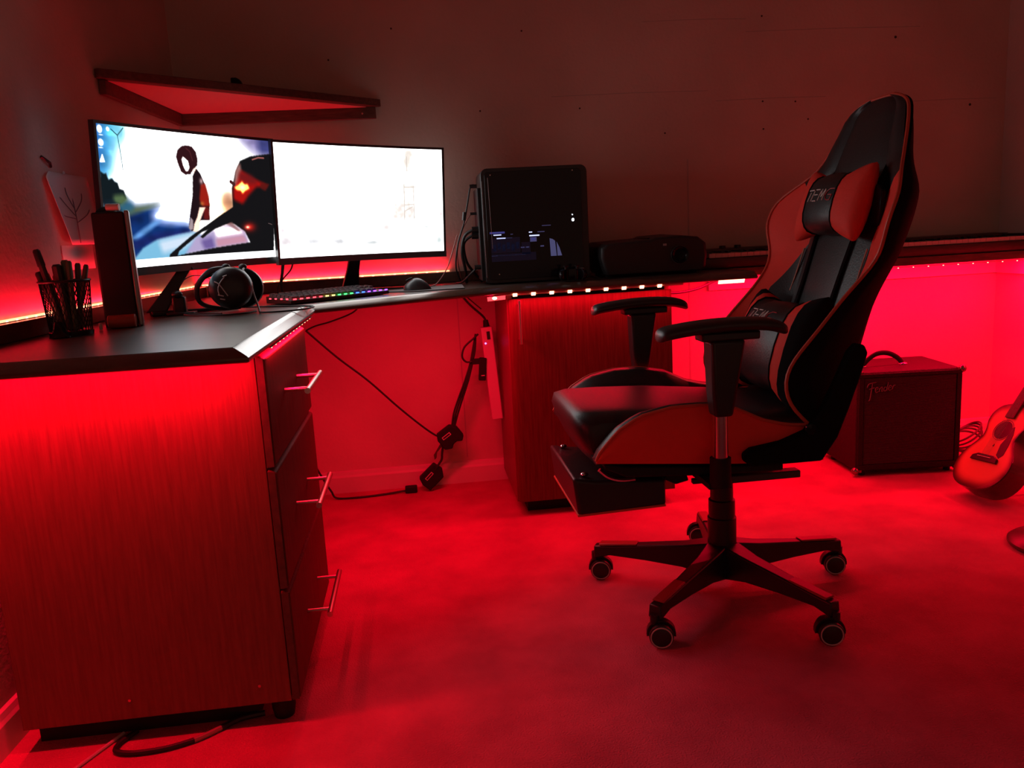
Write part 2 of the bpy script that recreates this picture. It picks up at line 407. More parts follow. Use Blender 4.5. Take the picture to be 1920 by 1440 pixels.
# ================================================================= wall shelf in the corner
t = thing('corner_shelf', (-.5, 3.0, 1.45), 'triangular dark wooden shelf mounted high in the corner above the monitors', 'shelf')
zt = 1.432
A = (lw(2.46)+.002, 2.46); B = (LW1.x+.002, WY-.002); Cc = (-.085, WY-.002)
slab([A, (A[0]+.012, A[1]-.006), (Cc[0]+.008, Cc[1]-.012), Cc, B], zt+.001, zt+.026, 'shelf_board', shelf_m, t, bevel=.002)
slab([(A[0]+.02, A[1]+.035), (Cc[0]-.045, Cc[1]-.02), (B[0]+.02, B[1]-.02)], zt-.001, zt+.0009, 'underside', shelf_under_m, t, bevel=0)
G().loft([[(lw(y)+.002, y, zt-.040), (lw(y)+.020, y, zt-.040), (lw(y)+.020, y, zt), (lw(y)+.002, y, zt)] for y in (2.475, 3.108)]).build('cleat', shelf_m, t, bevel=.002)
G().box(B[0]+.004, Cc[0]-.012, WY-.020, WY-.002, zt-.040, zt).build('cleat', shelf_m, t, bevel=.002)
G().sphere((-.145, WY-.021, zt-.022), .0035, .0015, .0035, 8, 6).build('screw', steel, t)
o = G().prism([(-.025, 0), (.028, 0), (.022, .022), (.010, .046), (-.004, .052), (-.025, .052)], lambda a, b, tt: (-.535+a*.8, 2.93+tt, zt+.0265+b), -.015, .02).build('ornament', blackm, None, bevel=.003)
tag(o, 'small dark rounded ornament standing on the corner shelf', 'ornament')

# ================================================================= monitors
def srgb(c): return np.where(c <= .04045, c/12.92, ((c+.055)/1.055)**2.4)
NX, NY = 400, 225
def blur(a, k):
    if k <= 0: return a
    for ax in (0, 1):
        p = [(0, 0)]*a.ndim; p[ax] = (k, k); q = np.cumsum(np.pad(a, p, mode='edge'), axis=ax)
        q = np.concatenate([np.zeros_like(np.take(q, [0], axis=ax)), q], axis=ax); n = a.shape[ax]
        a = (np.take(q, range(2*k+1, 2*k+1+n), axis=ax) - np.take(q, range(0, n), axis=ax))/(2*k+1)
    return a
VV, UU = np.meshgrid(np.linspace(0, 1, NY), np.linspace(0, 1, NX), indexing='ij')
def inpoly(P, soft=0):
    m_ = np.zeros(UU.shape, bool); n = len(P)
    for i in range(n):
        x1, y1 = P[i]; x2, y2 = P[(i+1) % n]
        if y1 == y2: continue
        c = ((y1 > VV) != (y2 > VV)) & (UU < (x2-x1)*(VV-y1)/(y2-y1)+x1); m_ ^= c
    a = m_.astype(float); return blur(a, soft) if soft else blur(a, 1)*.6 + a*.4
def fill(img, P, col, soft=0, op=1):
    a = inpoly(P, soft)[..., None]*op; return img*(1-a)+np.array(col)*a
def blob(img, c, rx, ry, col, op=1, p=2):
    d = ((UU-c[0])/rx)**2+((VV-c[1])/ry)**2; a = (np.exp(-d**(p/2)))[..., None]*op; return img*(1-a)+np.array(col)*a
def stroke(img, pts, wd, col, op=1):
    a = np.zeros(UU.shape)
    for (x1, y1), (x2, y2) in zip(pts[:-1], pts[1:]):
        dx, dy = (x2-x1), (y2-y1)*.5625; L = dx*dx+dy*dy+1e-9
        t_ = np.clip(((UU-x1)*dx+(VV-y1)*.5625*dy)/L, 0, 1)
        d = np.hypot(UU-x1-t_*dx, (VV-y1)*.5625-t_*dy); a = np.maximum(a, np.clip((wd-d)/.0015+.5, 0, 1))
    a = a[..., None]*op; return img*(1-a)+np.array(col)*a
def homog(src):
    A_ = []; bb = []
    for (x, y), (u, v) in zip(src, ((0, 0), (1, 0), (1, 1), (0, 1))):
        A_ += [[x, y, 1, 0, 0, 0, -u*x, -u*y], [0, 0, 0, x, y, 1, -v*x, -v*y]]; bb += [u, v]
    h = np.append(np.linalg.solve(np.array(A_, float), np.array(bb, float)), 1).reshape(3, 3)
    def f(x, y):
        q = h @ np.array([x, y, 1.0]); return (q[0]/q[2], q[1]/q[2])
    return f
# corners of the picture in the sketch the painting was laid out from
Q0 = homog(((90, 55), (1660, 210), (1720, 1260), (206, 1378)))
def Q(x, y):
    u, v = Q0(x, y); return (u+.14*u*(1-u) if 0 < u < 1 else u, v)
def QQ(*p): return [Q(a, b) for a, b in p]
rng = np.random.default_rng(3)
def clouds(k, seed):
    r = np.random.default_rng(seed).random((NY, NX)); r = blur(blur(r, k), k); return (r-r.min())/(r.max()-r.min())
def painting1():
    im = np.ones((NY, NX, 3))*1.2                       # over-bright sky, values above 1 clip to white
    c1 = clouds(7, 1)[..., None]; c2 = clouds(3, 2)[..., None]
    im = fill(im, QQ((60, 0), (330, 20), (300, 200), (270, 420), (230, 600), (110, 600)), (.34, .74, .95), 20, 1)
    im = fill(im, QQ((80, 40), (150, 40), (160, 300), (150, 480), (110, 480)), (.16, .40, .74), 14, .95)
    im = blob(im, Q(300, 130), .05, .09, (.45, .85, .95), .7)
    im = fill(im, QQ((1330, 150), (1700, 200), (1700, 380), (1520, 330)), (.55, .50, .72), 14, .95)
    im = fill(im, QQ((1540, 195), (1700, 200), (1700, 340), (1560, 330)), (.22, .24, .48), 9, .9)
    # orange smoke
    im = blob(im, Q(1290, 790), .075, .13, (.95, .66, .45), .95)
    im = blob(im, Q(1280, 760), .035, .06, (.60, .38, .32), .6)
    im = blob(im, Q(1190, 800), .05, .14, (1.3, 1.0, .7), .7)
    # road and sea in blues
    im = fill(im, QQ((170, 760), (340, 700), (440, 800), (690, 790), (620, 900), (930, 950), (1000, 1060), (650, 1130), (440, 1320), (200, 1300)), (.07, .20, .45), 9, 1)
    im = fill(im, QQ((230, 880), (430, 850), (560, 900), (400, 980), (280, 980)), (.06, .12, .30), 7, .8)
    im = fill(im, QQ((600, 850), (760, 800), (960, 860), (960, 960), (760, 960), (600, 930)), (.85, .93, 1.2), 9, .95)
    im = fill(im, QQ((390, 1100), (620, 930), (700, 930), (470, 1110)), (.40, .62, .88), 3, .9)
    im = fill(im, QQ((400, 1130), (640, 1040), (940, 1000), (960, 1040), (650, 1110), (430, 1210)), (.10, .14, .38), 4, .9)
    st_ = clouds(4, 9); st_ = (np.roll(st_, 3, 1)+np.roll(st_, 6, 1)+np.roll(st_, -3, 1)+np.roll(st_, -6, 1)+st_)[..., None]/5; st_ = (st_-st_.mean())/st_.std()
    im = im*(1-.06*np.clip(st_, -2, 2)*np.clip((2.6-im.sum(-1, keepdims=True))/.6, 0, 1))
    im = fill(im, QQ((300, 820), (470, 800), (690, 775), (560, 830), (380, 890)), (.36, .42, .30), 4, .9)
    im = fill(im, QQ((230, 760), (420, 760), (440, 840), (270, 870)), (.20, .40, .50), 5, .9)
    # wood edge
    tr = [(130, 480), (160, 505), (185, 500), (205, 560), (235, 545), (262, 575), (290, 590), (305, 640), (345, 655), (370, 730), (300, 790), (200, 800), (140, 760)]
    im = fill(im, QQ(*tr), (.075, .11, .13), 1)
    im = fill(im, QQ((250, 700), (340, 690), (390, 740), (330, 790), (250, 770)), (.36, .46, .30), 4, .9)
    im = fill(im, QQ((140, 760), (250, 740), (330, 850), (300, 900), (200, 880)), (.09, .14, .18), 4)
    # bonnet
    im = fill(im, QQ((420, 1310), (520, 1180), (640, 1110), (850, 1060), (990, 1035), (1060, 1070), (900, 1290), (430, 1340)), (.50, .76, .90), 2)
    im = fill(im, QQ((660, 1120), (980, 1045), (1040, 1060), (900, 1180), (700, 1230)), (.88, .93, 1.0), 6, .9)
    im = fill(im, QQ((1000, 1080), (1180, 1010), (1300, 960), (1440, 1010), (1480, 1140), (1190, 1190), (900, 1250)), (.72, .66, .82), 4)
    im = fill(im, QQ((1040, 1110), (1150, 1080), (1180, 1190), (1080, 1200)), (.42, .34, .60), 5, .9)
    im = fill(im, QQ((1160, 1010), (1310, 985), (1400, 1010), (1430, 1050), (1190, 1090)), (1.3, 1.2, 1.2), 4, .9)
    im = fill(im, QQ((1180, 1100), (1430, 1060), (1470, 1130), (1190, 1180)), (.82, .58, .66), 4, .9)
    # dark car
    dk = (.085, .080, .090)
    im = fill(im, QQ((1390, 385), (1480, 345), (1640, 325), (1700, 330), (1700, 1280), (840, 1290), (830, 1255), (1160, 1185), (1490, 1130), (1440, 1030), (1340, 960), (1130, 960), (1200, 900), (1330, 820), (1320, 640), (1350, 480)), dk, 1)
    im = fill(im, QQ((1350, 470), (1390, 400), (1410, 520), (1370, 640), (1340, 620)), (.80, .55, .52), 3, .8)
    im = fill(im, QQ((1400, 470), (1500, 540), (1620, 600), (1640, 620), (1540, 620), (1470, 700), (1420, 780), (1340, 740), (1330, 650), (1370, 560)), (.72, .07, .06), 4, .95)
    im = fill(im, QQ((1380, 480), (1500, 520), (1560, 600), (1480, 600), (1380, 560)), (.42, .10, .11), 5, .8)
    im = fill(im, QQ((1570, 590), (1655, 595), (1620, 660), (1580, 640)), (.38, .09, .08), 2, .9)
    fl = [(1340, 625), (1385, 600), (1410, 565), (1430, 600), (1460, 595), (1480, 640), (1440, 660), (1415, 690), (1400, 655), (1365, 655)]
    im = fill(im, QQ(*fl), (1.3, .62, .28), 2)
    im = blob(im, Q(1415, 628), .018, .022, (1.5, 1.0, .5), 1)
    im = fill(im, QQ((1260, 955), (1310, 935), (1410, 1030), (1380, 1030)), (.55, .36, .36), 2, .8)
    im = blob(im, Q(1482, 990), .032, .035, (.75, .12, .10), 1); im = blob(im, Q(1465, 992), .014, .014, (1.3, .6, .5), 1)
    im = stroke(im, QQ((1500, 375), (1550, 358), (1600, 362)), .003, (.8, .45, .42), .8)
    im = stroke(im, QQ((1310, 575), (1340, 600)), .008, (.30, .14, .14)); im = stroke(im, QQ((1650, 955), (1680, 965)), .0012, (.5, .4, .4))
    # wiper arm
    im = fill(im, QQ((760, 1275), (765, 1240), (960, 1070), (1080, 985), (1340, 800), (1400, 780), (1400, 870), (1180, 985), (1050, 1040), (850, 1210), (825, 1280)), dk)
    im = fill(im, QQ((1040, 1080), (1110, 1010), (1300, 900), (1330, 940), (1170, 1010), (1060, 1095)), dk)
    # plain standing figure seen from the side
    im = fill(im, QQ((965, 400), (1010, 470), (975, 500), (950, 470)), (1.1, .92, .85), 0)
    im = fill(im, QQ((1000, 455), (1035, 500), (1070, 580), (1095, 660), (1115, 740), (1122, 800), (1115, 860), (1125, 925), (1040, 930), (1000, 1000), (965, 1030), (935, 1000), (945, 880), (968, 700), (968, 520)), (.13, .07, .09))
    im = fill(im, QQ((1040, 600), (1080, 590), (1110, 700), (1122, 800), (1060, 800), (1030, 740)), (.62, .13, .09), 2)
    im = fill(im, QQ((1070, 800), (1115, 810), (1125, 920), (1070, 920)), (.42, .10, .09), 2)
    im = blob(im, Q(1045, 570), .010, .022, (.85, .70, .70), .9); im = blob(im, Q(1055, 775), .012, .015, (.80, .45, .20), .8)
    im = fill(im, QQ((935, 1000), (950, 900), (975, 930), (975, 1010), (950, 1020)), (.80, .72, .74), 1, .8)
    im = fill(im, QQ((1030, 810), (1085, 810), (1060, 870), (1035, 940), (1035, 1010), (1010, 1035), (975, 1030), (985, 960), (1010, 900)), (1.05, .86, .78))
    im = fill(im, QQ(*[(912+(x-912)*1.14, 380+(y-380)*1.05) for x, y in ((905, 250), (950, 260), (985, 310), (1000, 380), (995, 430), (965, 455), (945, 500), (905, 505), (870, 480), (845, 410), (828, 350), (840, 290), (870, 258))]), (.20, .08, .10))
    im = fill(im, QQ((878, 345), (925, 385), (938, 445), (925, 478), (905, 480), (880, 425), (868, 375)), (1.25, 1.15, 1.12))
    im = stroke(im, QQ((905, 270), (940, 300), (965, 380)), .003, (.36, .16, .18), .6)
    # lamp post
    im = stroke(im, QQ((228, 105), (288, 160), (338, 95)), .0022, (.14, .34, .38)); im = stroke(im, QQ((288, 160), (318, 330), (338, 470)), .0020, (.22, .40, .44), .9)
    # desktop icons and task bar
    for (x, y, rx, ry) in ((126, 105, .014, .028), (200, 105, .008, .014), (138, 225, .014, .024)):
        im = blob(im, Q(x, y), rx, ry, (1.2, 1.2, 1.25), .95, 6)
    im = fill(im, QQ((150, 325), (175, 400), (128, 400)), (1.2, 1.2, 1.25))
    for y in (158, 272, 398): im = blob(im, Q(138 if y < 300 else 155, y), .014, .005, (.95, 1, 1.1), .8, 6)
    im[VV > .945] = (1.4, 1.45, 1.45)
    return im
def painting2():
    im = np.ones((NY, NX, 3))*1.2; c = clouds(5, 5)[..., None]; d = clouds(2, 6)[..., None]
    f = homog(((130, 190), (1390, 240), (1412, 1003), (180, 1055)))
    def ff(*p): return [f(a, b) for a, b in p]
    im = fill(im, ff((1120, 240), (1200, 240), (1215, 760), (1040, 770), (1070, 560)), (1.03, .99, .95), 6, .9)
    im = fill(im, ff((1130, 240), (1195, 240), (1165, 330), (1140, 380)), (.98, .94, .90), 3, .8)
    im = fill(im, ff((960, 240), (1070, 240), (1030, 320)), (1.02, .95, .93), 8, .8)
    im = fill(im, ff((1060, 640), (1200, 640), (1205, 765), (1040, 765)), (.99, .94, .92), 4, .7)
    for p in (((1130, 500), (1135, 770)), ((1195, 510), (1205, 770)), ((1130, 520), (1215, 520)), ((1140, 655), (1200, 650)), ((1140, 700), (1190, 670)), ((1145, 290), (1150, 400))):
        im = stroke(im, ff(*p), .0022, (.82, .76, .72), .7)
    for x, y, rx, ry, cc in ((230, 930, .05, .05, (.90, .86, .88)), (440, 930, .06, .035, (.90, .90, .92)), (650, 930, .045, .03, (.86, .86, .88)), (900, 940, .05, .02, (.82, .84, .85)), (1000, 820, .03, .06, (.97, .92, .91)), (200, 850, .02, .04, (.97, .93, .95)), (1380, 920, .02, .04, (.80, .85, .85)), (1290, 820, .03, .02, (.92, .94, .94)), (1390, 720, .012, .08, (.96, .88, .90)), (1270, 720, .03, .015, (.96, .97, .97))):
        im = blob(im, f(x, y), rx, ry, cc, .9)
    im = np.where(im < 1.12, im*(1+.14*(d-.5)), im)
    im[VV > .955] = (1.8, 1.9, 1.85)
    return im
SCR = 1.0
def screen_mat(name):
    M = bpy.data.materials.new(name); M.use_nodes = True; nt = M.node_tree; nt.nodes.clear()
    at = nt.nodes.new('ShaderNodeVertexColor'); at.layer_name = 'picture'
    e = nt.nodes.new('ShaderNodeEmission'); e.inputs[1].default_value = SCR
    o = nt.nodes.new('ShaderNodeOutputMaterial'); nt.links.new(at.outputs[0], e.inputs[0]); nt.links.new(e.outputs[0], o.inputs[0]); return M
def monitor(name, c, yaw, tilt, roll, im, label):
    t = thing(name, (c[0], c[1]+.12, ZT), label, 'monitor', None)
    n = Vector((math.sin(yaw), -math.cos(yaw), 0)); rt = Vector((math.cos(yaw), math.sin(yaw), 0)); up0 = Vector((0, 0, 1))
    up = up0*math.cos(tilt)-n*math.sin(tilt); nn = n*math.cos(tilt)+up0*math.sin(tilt)
    r2 = rt*math.cos(roll)+up*math.sin(roll); u2 = up*math.cos(roll)-rt*math.sin(roll)
    C = Vector(c); R = 1.8; Wd, Hd = .598, .336; sag = R-math.sqrt(R*R-(Wd/2)**2)
    def P(x, z, d=0):       # curved like an 1800R panel
        return C + r2*x + u2*z + nn*(d + R-math.sqrt(R*R-x*x) - sag)
    # lit panel
    rows = [[P(-Wd/2+Wd*i/(NX-1), Hd/2-Hd*j/(NY-1)) for i in range(NX)] for j in range(NY)]
    s = G().grid(rows).build('screen', screen_mat('screen_'+name), t, smooth=False)
    me = s.data; ca = me.color_attributes.new('picture', 'FLOAT_COLOR', 'POINT')
    lin = srgb(np.clip(im, 0, 1))*np.clip(im.max(-1, keepdims=True), 1, 1.2)**7.2
    buf = np.ones((NY*NX, 4), np.float32); buf[:, :3] = lin.reshape(-1, 3); ca.data.foreach_set('color', buf.ravel())
    # bezel: thin on three sides, thicker below
    bw, bb, N = .0075, .020, 24
    def bar(z0, z1, x0, x1, d0=.0015, d1=-.016):
        g = G(); xs = [x0+(x1-x0)*i/N for i in range(N+1)]
        g.loft([[P(x, z0, d0), P(x, z1, d0), P(x, z1, d1), P(x, z0, d1)] for x in xs]); return g
    g = bar(Hd/2, Hd/2+bw, -Wd/2-bw, Wd/2+bw); g.loft([[P(x, z0, d) for z0, d in ((-Hd/2, .0015), (Hd/2, .0015), (Hd/2, -.016), (-Hd/2, -.016))] for x in (-Wd/2-bw, -Wd/2)])
    g.loft([[P(x, z0, d) for z0, d in ((-Hd/2, .0015), (Hd/2, .0015), (Hd/2, -.016), (-Hd/2, -.016))] for x in (Wd/2, Wd/2+bw)])
    g.build('bezel', bez_m, t, sharp=.5)
    bar(-Hd/2-bb, -Hd/2, -Wd/2-bw, Wd/2+bw, .003, -.016).build('lower_bezel', mat('bezel_lower', (.07, .07, .072), .35), t, sharp=.5)
    g = G(); rings = []
    for x in [(-1+2*i/16)*(Wd/2-.035) for i in range(17)]:
        th = .012+.030*(1-(x/(Wd/2+bw))**4)
        rings.append([P(x, -Hd/2-bb*.8, -.012), P(x, Hd/2+bw*.5, -.012), P(x, Hd/2*.7, -.010-th), P(x, -Hd/2*.7, -.010-th)])
    g.loft(rings); g.build('back_cover', blackp, t, sharp=.4)
    return t, C, n, rt, P
im1, im2 = painting1(), painting2()
t, C1, n1, rt1, P1 = monitor('monitor', (-.557, 2.312, 1.090), 1.031, -.081, .010, im1, 'left curved monitor showing a dark-haired figure beside a black car')
# its stand: slanting flat neck and long flat foot bars
g = G(); a = P1(-.02, -.19, -.020); bq = Vector((-.688, 2.27, ZT+.010))
wv = Vector((.034, .018, 0))
def neck(a, b, wv, th):
    g = G(); a = Vector(a); b = Vector(b); d = (b-a).normalized(); w2 = Vector(wv); tt = d.cross(w2).normalized()*th
    g.loft([[p-w2*k-tt, p+w2*k-tt, p+w2*k+tt, p-w2*k+tt] for p, k in ((a, .8), (a.lerp(b, .4), .9), (b, 1.25))]); return g
neck(Vector((-.618, 2.315, .905)), bq, Vector((.020, .006, 0)), .007).build('stand_neck', blackp, t, bevel=.003)
neck(Vector((-.66, 2.33, 1.02)), Vector((-.618, 2.315, .905)), Vector((.020, .006, 0)), .007).build('stand_neck', blackp, t, bevel=.003)
def footbar(p, q, w0, h):
    p = Vector(p); q = Vector(q); d = (q-p).normalized(); s_ = Vector((-d.y, d.x, 0))*w0
    return G().loft([[p-s_+Vector((0, 0, .0008)), p+s_+Vector((0, 0, .0008)), p+s_+Vector((0, 0, h)), p-s_+Vector((0, 0, h))], [q-s_*.7+Vector((0, 0, .0008)), q+s_*.7+Vector((0, 0, .0008)), q+s_*.7+Vector((0, 0, h*.6)), q-s_*.7+Vector((0, 0, h*.6))]])
footbar((-.70, 2.26, ZT), (-.50, 2.37, ZT), .016, .014).build('stand_foot', greyp if False else blackp, t, bevel=.003)
footbar((-.69, 2.27, ZT), (-.735, 2.44, ZT), .015, .012).build('stand_foot', blackp, t, bevel=.003)
t, C2, n2, rt2, P2 = monitor('monitor', (-.139, 2.706, 1.083), .571, -.055, -.015, im2, 'right curved monitor showing an almost white picture')
neck(Vector((-.195, 2.79, .905)), Vector((-.222, 2.845, ZT+.010)), Vector((.022, .010, 0)), .007).build('stand_neck', blackp, t, bevel=.003)
neck(Vector((-.185, 2.785, 1.02)), Vector((-.195, 2.79, .905)), Vector((.022, .010, 0)), .007).build('stand_neck', blackp, t, bevel=.003)
footbar((-.222, 2.845, ZT), (.03, 2.80, ZT), .015, .012).build('stand_foot', blackp, t, bevel=.003)
footbar((-.222, 2.845, ZT), (-.35, 2.74, ZT), .015, .012).build('stand_foot', blackp, t, bevel=.003)

# ================================================================= gaming chair (faces the left wall)
CX, CY = .730, 1.950
ch = thing('gaming_chair', (CX, CY, 0), 'high-backed black and red racing-style office chair on five casters', 'chair')
def c_(x, y, z): return (CX+x, CY+y, z)
zz = [.470, .490, .508, .53, .568, .612, .648, .70, .776, .829, .865, .942, 1.002, 1.035, 1.069, 1.136, 1.180, 1.205, 1.220, 1.230]
xe = [.150, .125, .105, .082, .063, .066, .090, .135, .205, .250, .266, .266, .293, .325, .362, .392, .408, .414, .418, .424]
ww = [.262, .275, .280, .268, .260, .250, .243, .247, .238, .250, .272, .303, .298, .245, .193, .158, .138, .122, .095, .050]
xc = [.205, .205, .207, .210, .217, .226, .235, .248, .275, .293, .305, .332, .350, .358, .364, .384, .400, .408, .414, .422]
xr = [.262, .268, .275, .285, .303, .318, .330, .344, .372, .394, .404, .424, .438, .444, .448, .456, .456, .452, .444, .432]
wi = [.160, .160, .160, .155, .150, .148, .145, .143, .143, .145, .150, .155, .150, .135, .115, .100, .090, .080, .062, .032]
ZR = np.concatenate([np.linspace(.470, 1.19, 46), np.linspace(1.196, 1.230, 8)])
def sm(v):
    y = np.interp(ZR, zz, v); k = np.array([.25, .5, .25])
    for _ in range(2):
        y[1:-1] = np.convolve(y, k, 'valid')
    return y
Xe, Ww, Xc, Xr, Wi = map(sm, (xe, ww, xc, xr, wi))
front = []; inner = {1: [], -1: []}; shell = []
for i, z in enumerate(ZR):
    e, w_, c, r, iw = Xe[i], Ww[i], Xc[i], Xr[i], Wi[i]
    dep = max(c-e, 0)
    puff = .012*math.sin(math.pi*(i/(len(ZR)-1)))*(1 if z < .98 else .25)
    front.append([c_(c - puff*(1-(y/iw)**2) + .004*abs(y/iw)**6, y, z) for y in np.linspace(-iw, iw, 15)])
    for s in (1, -1):
        row = []
        for k in range(7):
            q = k/6; y = iw+(w_-iw)*q; x = c+.004 - (dep+.004)*(q**1.35) - .006*math.sin(math.pi*q)
            row.append(c_(x, s*y, z))
        inner[s].append(row)
    hs = []
    for (x, y) in ((e, w_), (e+.008, w_+.006), (e+(r-e)*.25, w_*.98), (e+(r-e)*.52, w_*.83), (e+(r-e)*.80, w_*.64), (r-.004, w_*.42), (r+.002, 0)):
        hs.append((x, y))
    shell.append([c_(x, y, z) for x, y in hs] + [c_(x, -y, z) for x, y in hs[-2::-1]])
br = G().grid(shell)
# close top and bottom
for rowi in (0, -1):
    s_ = shell[rowi]; f_r = front[rowi]; a_ = inner[1][rowi]; b_ = inner[-1][rowi]
    ringp = s_ + b_[::-1][1:] + f_r[1:-1] + a_[:-1]
    cen = Vector((0, 0, 0))
    for p in ringp: cen += Vector(p)
    cen /= len(ringp)
    if rowi == -1: cen.z += .003
    k = len(ringp); br.add([*ringp, cen], [(i, (i+1) % k, k) for i in range(k)])
br.build('backrest_shell', suede, ch, sharp=1.2)
isp = int(np.searchsorted(ZR, 1.035))
G().grid(front).build('backrest_pad', leather, ch, sharp=1.2)
def qb(z):
    if z > .985: return min(1, ((z-.985)/.065)**1.5)
    lim = .62*min(1, max(0, (.885-z)/.11))
    return lim*(1 if z > .70 else max(.30, 1-(.70-z)/.10))
def side_pt(i, q, s):
    e, w_, c, iw = Xe[i], Ww[i], Xc[i], Wi[i]; dep = max(c-e, 0)
    return c_(c+.004-(dep+.004)*(q**1.35)-.006*math.sin(math.pi*q), s*(iw+(w_-iw)*q), ZR[i])
for s in (1, -1):
    Q_ = [qb(z) for z in ZR]
    red = [[side_pt(i, Q_[i]+(1-Q_[i])*k/6, s) for k in range(7)] for i in range(len(ZR)) if Q_[i] < 1]
    G().grid(red).build('backrest_bolster', redl, ch, sharp=1.2)
    lo = [[side_pt(i, Q_[i]*k/4, s) for k in range(5)] for i in range(len(ZR)) if ZR[i] < .90]
    G().grid(lo).build('bolster_gusset', leather, ch, sharp=1.2)
    hi = [[side_pt(i, Q_[i]*k/6, s) for k in range(7)] for i in range(len(ZR)) if ZR[i] > .96]
    G().grid(hi).build('headrest_side', leather, ch, sharp=1.2)
edge = [c_(Xe[i]-.001, Ww[i]+.002, ZR[i]) for i in range(len(ZR))]
loop = edge + [c_(Xe[i]-.001, -Ww[i]-.002, ZR[i]) for i in range(len(ZR))][::-1]
G().tube(loop, .0042, 8).build('backrest_piping', redl2, ch)
# quilting lines and belt slots on the backrest
for s in (1, -1):
    pts = [c_(Xc[i]-.010, s*(Wi[i]*.60), ZR[i]) for i in range(14, isp-2)]
    G().tube(pts, .007, 6).build('belt_rail', blackg, ch)
    i = int(np.searchsorted(ZR, .955)); base = Vector(c_(Xc[i]-.012, s*(Wi[i]+.004), .975))
    G().loft([[base+Vector((dx, s*dy, dz_)) for dx, dy, dz_ in ((-.004, -.020, -.052), (-.004, .012, -.048), (-.002, .018, .030), (-.002, -.006, .046), (-.002, -.022, .020))], [base+Vector((dx+.012, s*dy, dz_)) for dx, dy, dz_ in ((-.004, -.020, -.052), (-.004, .012, -.048), (-.002, .018, .030), (-.002, -.006, .046), (-.002, -.022, .020))]]).build('belt_slot', blackg, ch, bevel=.002)
    i2 = int(np.searchsorted(ZR, .80))
    pts = [c_(np.interp(z, ZR, Xc)-.003, s*(np.interp(z, ZR, Wi)+.004+.10*(.875-z)), z) for z in np.linspace(.74, .875, 8)]
    G().tube(pts, .0022, 6).build('seam_piping', mat('cream_piping', (.55, .26, .18), .6), ch)

def pillow(L, hgt, th, band, cx, cz, lean, endm, capm, name, label, stripe=None):
    """bow-tie cushion lying across the backrest, built in bands of material"""
    ax = Vector((math.sin(lean), 0, math.cos(lean)))     # along the backrest, upward
    nx = Vector((-math.cos(lean), 0, math.sin(lean)))
    t = thing(name, c_(cx, 0, cz-hgt/2), label, 'cushion', None)
    def ring(y):
        q = abs(y)/L; k = 1-.10*math.exp(-((q-.42)/.16)**2)
        hh = hgt/2*(k+.10*q)*(1+.16*(max(0, q-.45)/.55)**1.4)*(1 if q < .93 else math.sqrt(max(.25, 1-((q-.93)/.07)**2*.75)))
        tt = th/2*(1-.62*q**2.4)*(1 if q < .85 else math.sqrt(max(.08, 1-((q-.85)/.15)**2)))
        out = []
        for m_ in range(20):
            a = 2*math.pi*m_/20; ca, sa = math.cos(a), math.sin(a)
            out.append(Vector(c_(cx, y, cz)) + ax*hh*np.sign(sa)*abs(sa)**.75 + nx*tt*np.sign(ca)*abs(ca)**.85)
        return out
    cuts = [-L, -band] + [band, L]
    parts = []
    if stripe: cuts = [-L, -band-stripe, -band, band, band+stripe, L]; mats = [capm, endm, leather, endm, capm]; nm = ['cushion_end', 'cushion_stripe', 'cushion_band', 'cushion_stripe', 'cushion_end']
    else: mats = [endm, leather, endm]; nm = ['cushion_end', 'cushion_band', 'cushion_end']
    for (y0, y1), M, n_ in zip(zip(cuts[:-1], cuts[1:]), mats, nm):
        G().loft([ring(y0+(y1-y0)*k/10) for k in range(11)]).build(n_, M, t, sharp=1.1)
    for yb in (-band, band):
        r = ring(yb); cen = sum((Vector(p) for p in r), Vector())/len(r)
        G().tube([cen+(p-cen)*1.008 for p in r], .0022, 6, closed=True).build('cushion_piping', suede, t)
    return t, ax, nx
def strokes(t, O, U, V, segs, r, M, name='letter'):
    O, U, V = map(Vector, (O, U, V)); N = U.cross(V).normalized()
    for sg in segs:
        pts = [O+U*a+V*b for a, b in sg]
        G().tube(pts, r, 6, flat=.5, up=N if len(pts) < 3 else None).build(name, M, t)
LET = [   # stencil lettering: T, E, M and a red round last letter
    ([(.05, 1), (1.0, 1)], 0), ([(.52, .80), (.22, 0)], 0), ([(1.18, .9), (.86, 0)], 0),
    ([(1.38, 1), (2.0, 1)], 0), ([(1.26, .55), (1.85, .55)], 0), ([(1.12, 0), (1.70, 0)], 0),
    ([(2.05, 0), (2.32, .85)], 0), ([(2.42, 1), (2.50, .30)], 0), ([(2.50, .30), (2.94, 1)], 0), ([(2.98, .9), (2.76, 0)], 0),
    ([(4.15, 1), (3.60, 1), (3.25, .80), (3.10, .45), (3.22, .12), (3.50, 0), (3.85, 0), (3.98, .48), (3.45, .48)], 1)]
def logo(t, surf, scale, yy0, zz0):
    """surf(y, s) returns a point on the cushion front; letters run along +y... towards the near side (-y)"""
    for pts, red in LET:
        P = []
        for (a, b), (c2, d2) in zip(pts[:-1], pts[1:]):
            for k in range(4): P.append((a+(c2-a)*k/4, b+(d2-b)*k/4))
        P.append(pts[-1])
        G().tube([surf(yy0-a*scale*1.12, zz0+b*scale*1.05) for a, b in P], 0.0015 if not red else .0012, 6).build('letter', logo_r if red else logo_m, t)
hp, hax, hnx = pillow(.150, .150, .090, .068, .305, .982, .30, redl, redl, 'head_cushion', 'red and black neck cushion strapped to the chair top')
def surf_h(y, s):
    q = s/(.150/2); q = max(-.98, min(.98, q)); ang = math.asin(abs(q)**(1/.75)*(1 if q > 0 else -1))
    return Vector(c_(.305, y, .982)) + hax*s + hnx*(.090/2*(1-.62*(abs(y)/.15)**2.4)*abs(math.cos(ang))**.85+.0005)
logo(hp, surf_h, .0265, .060, -.002)
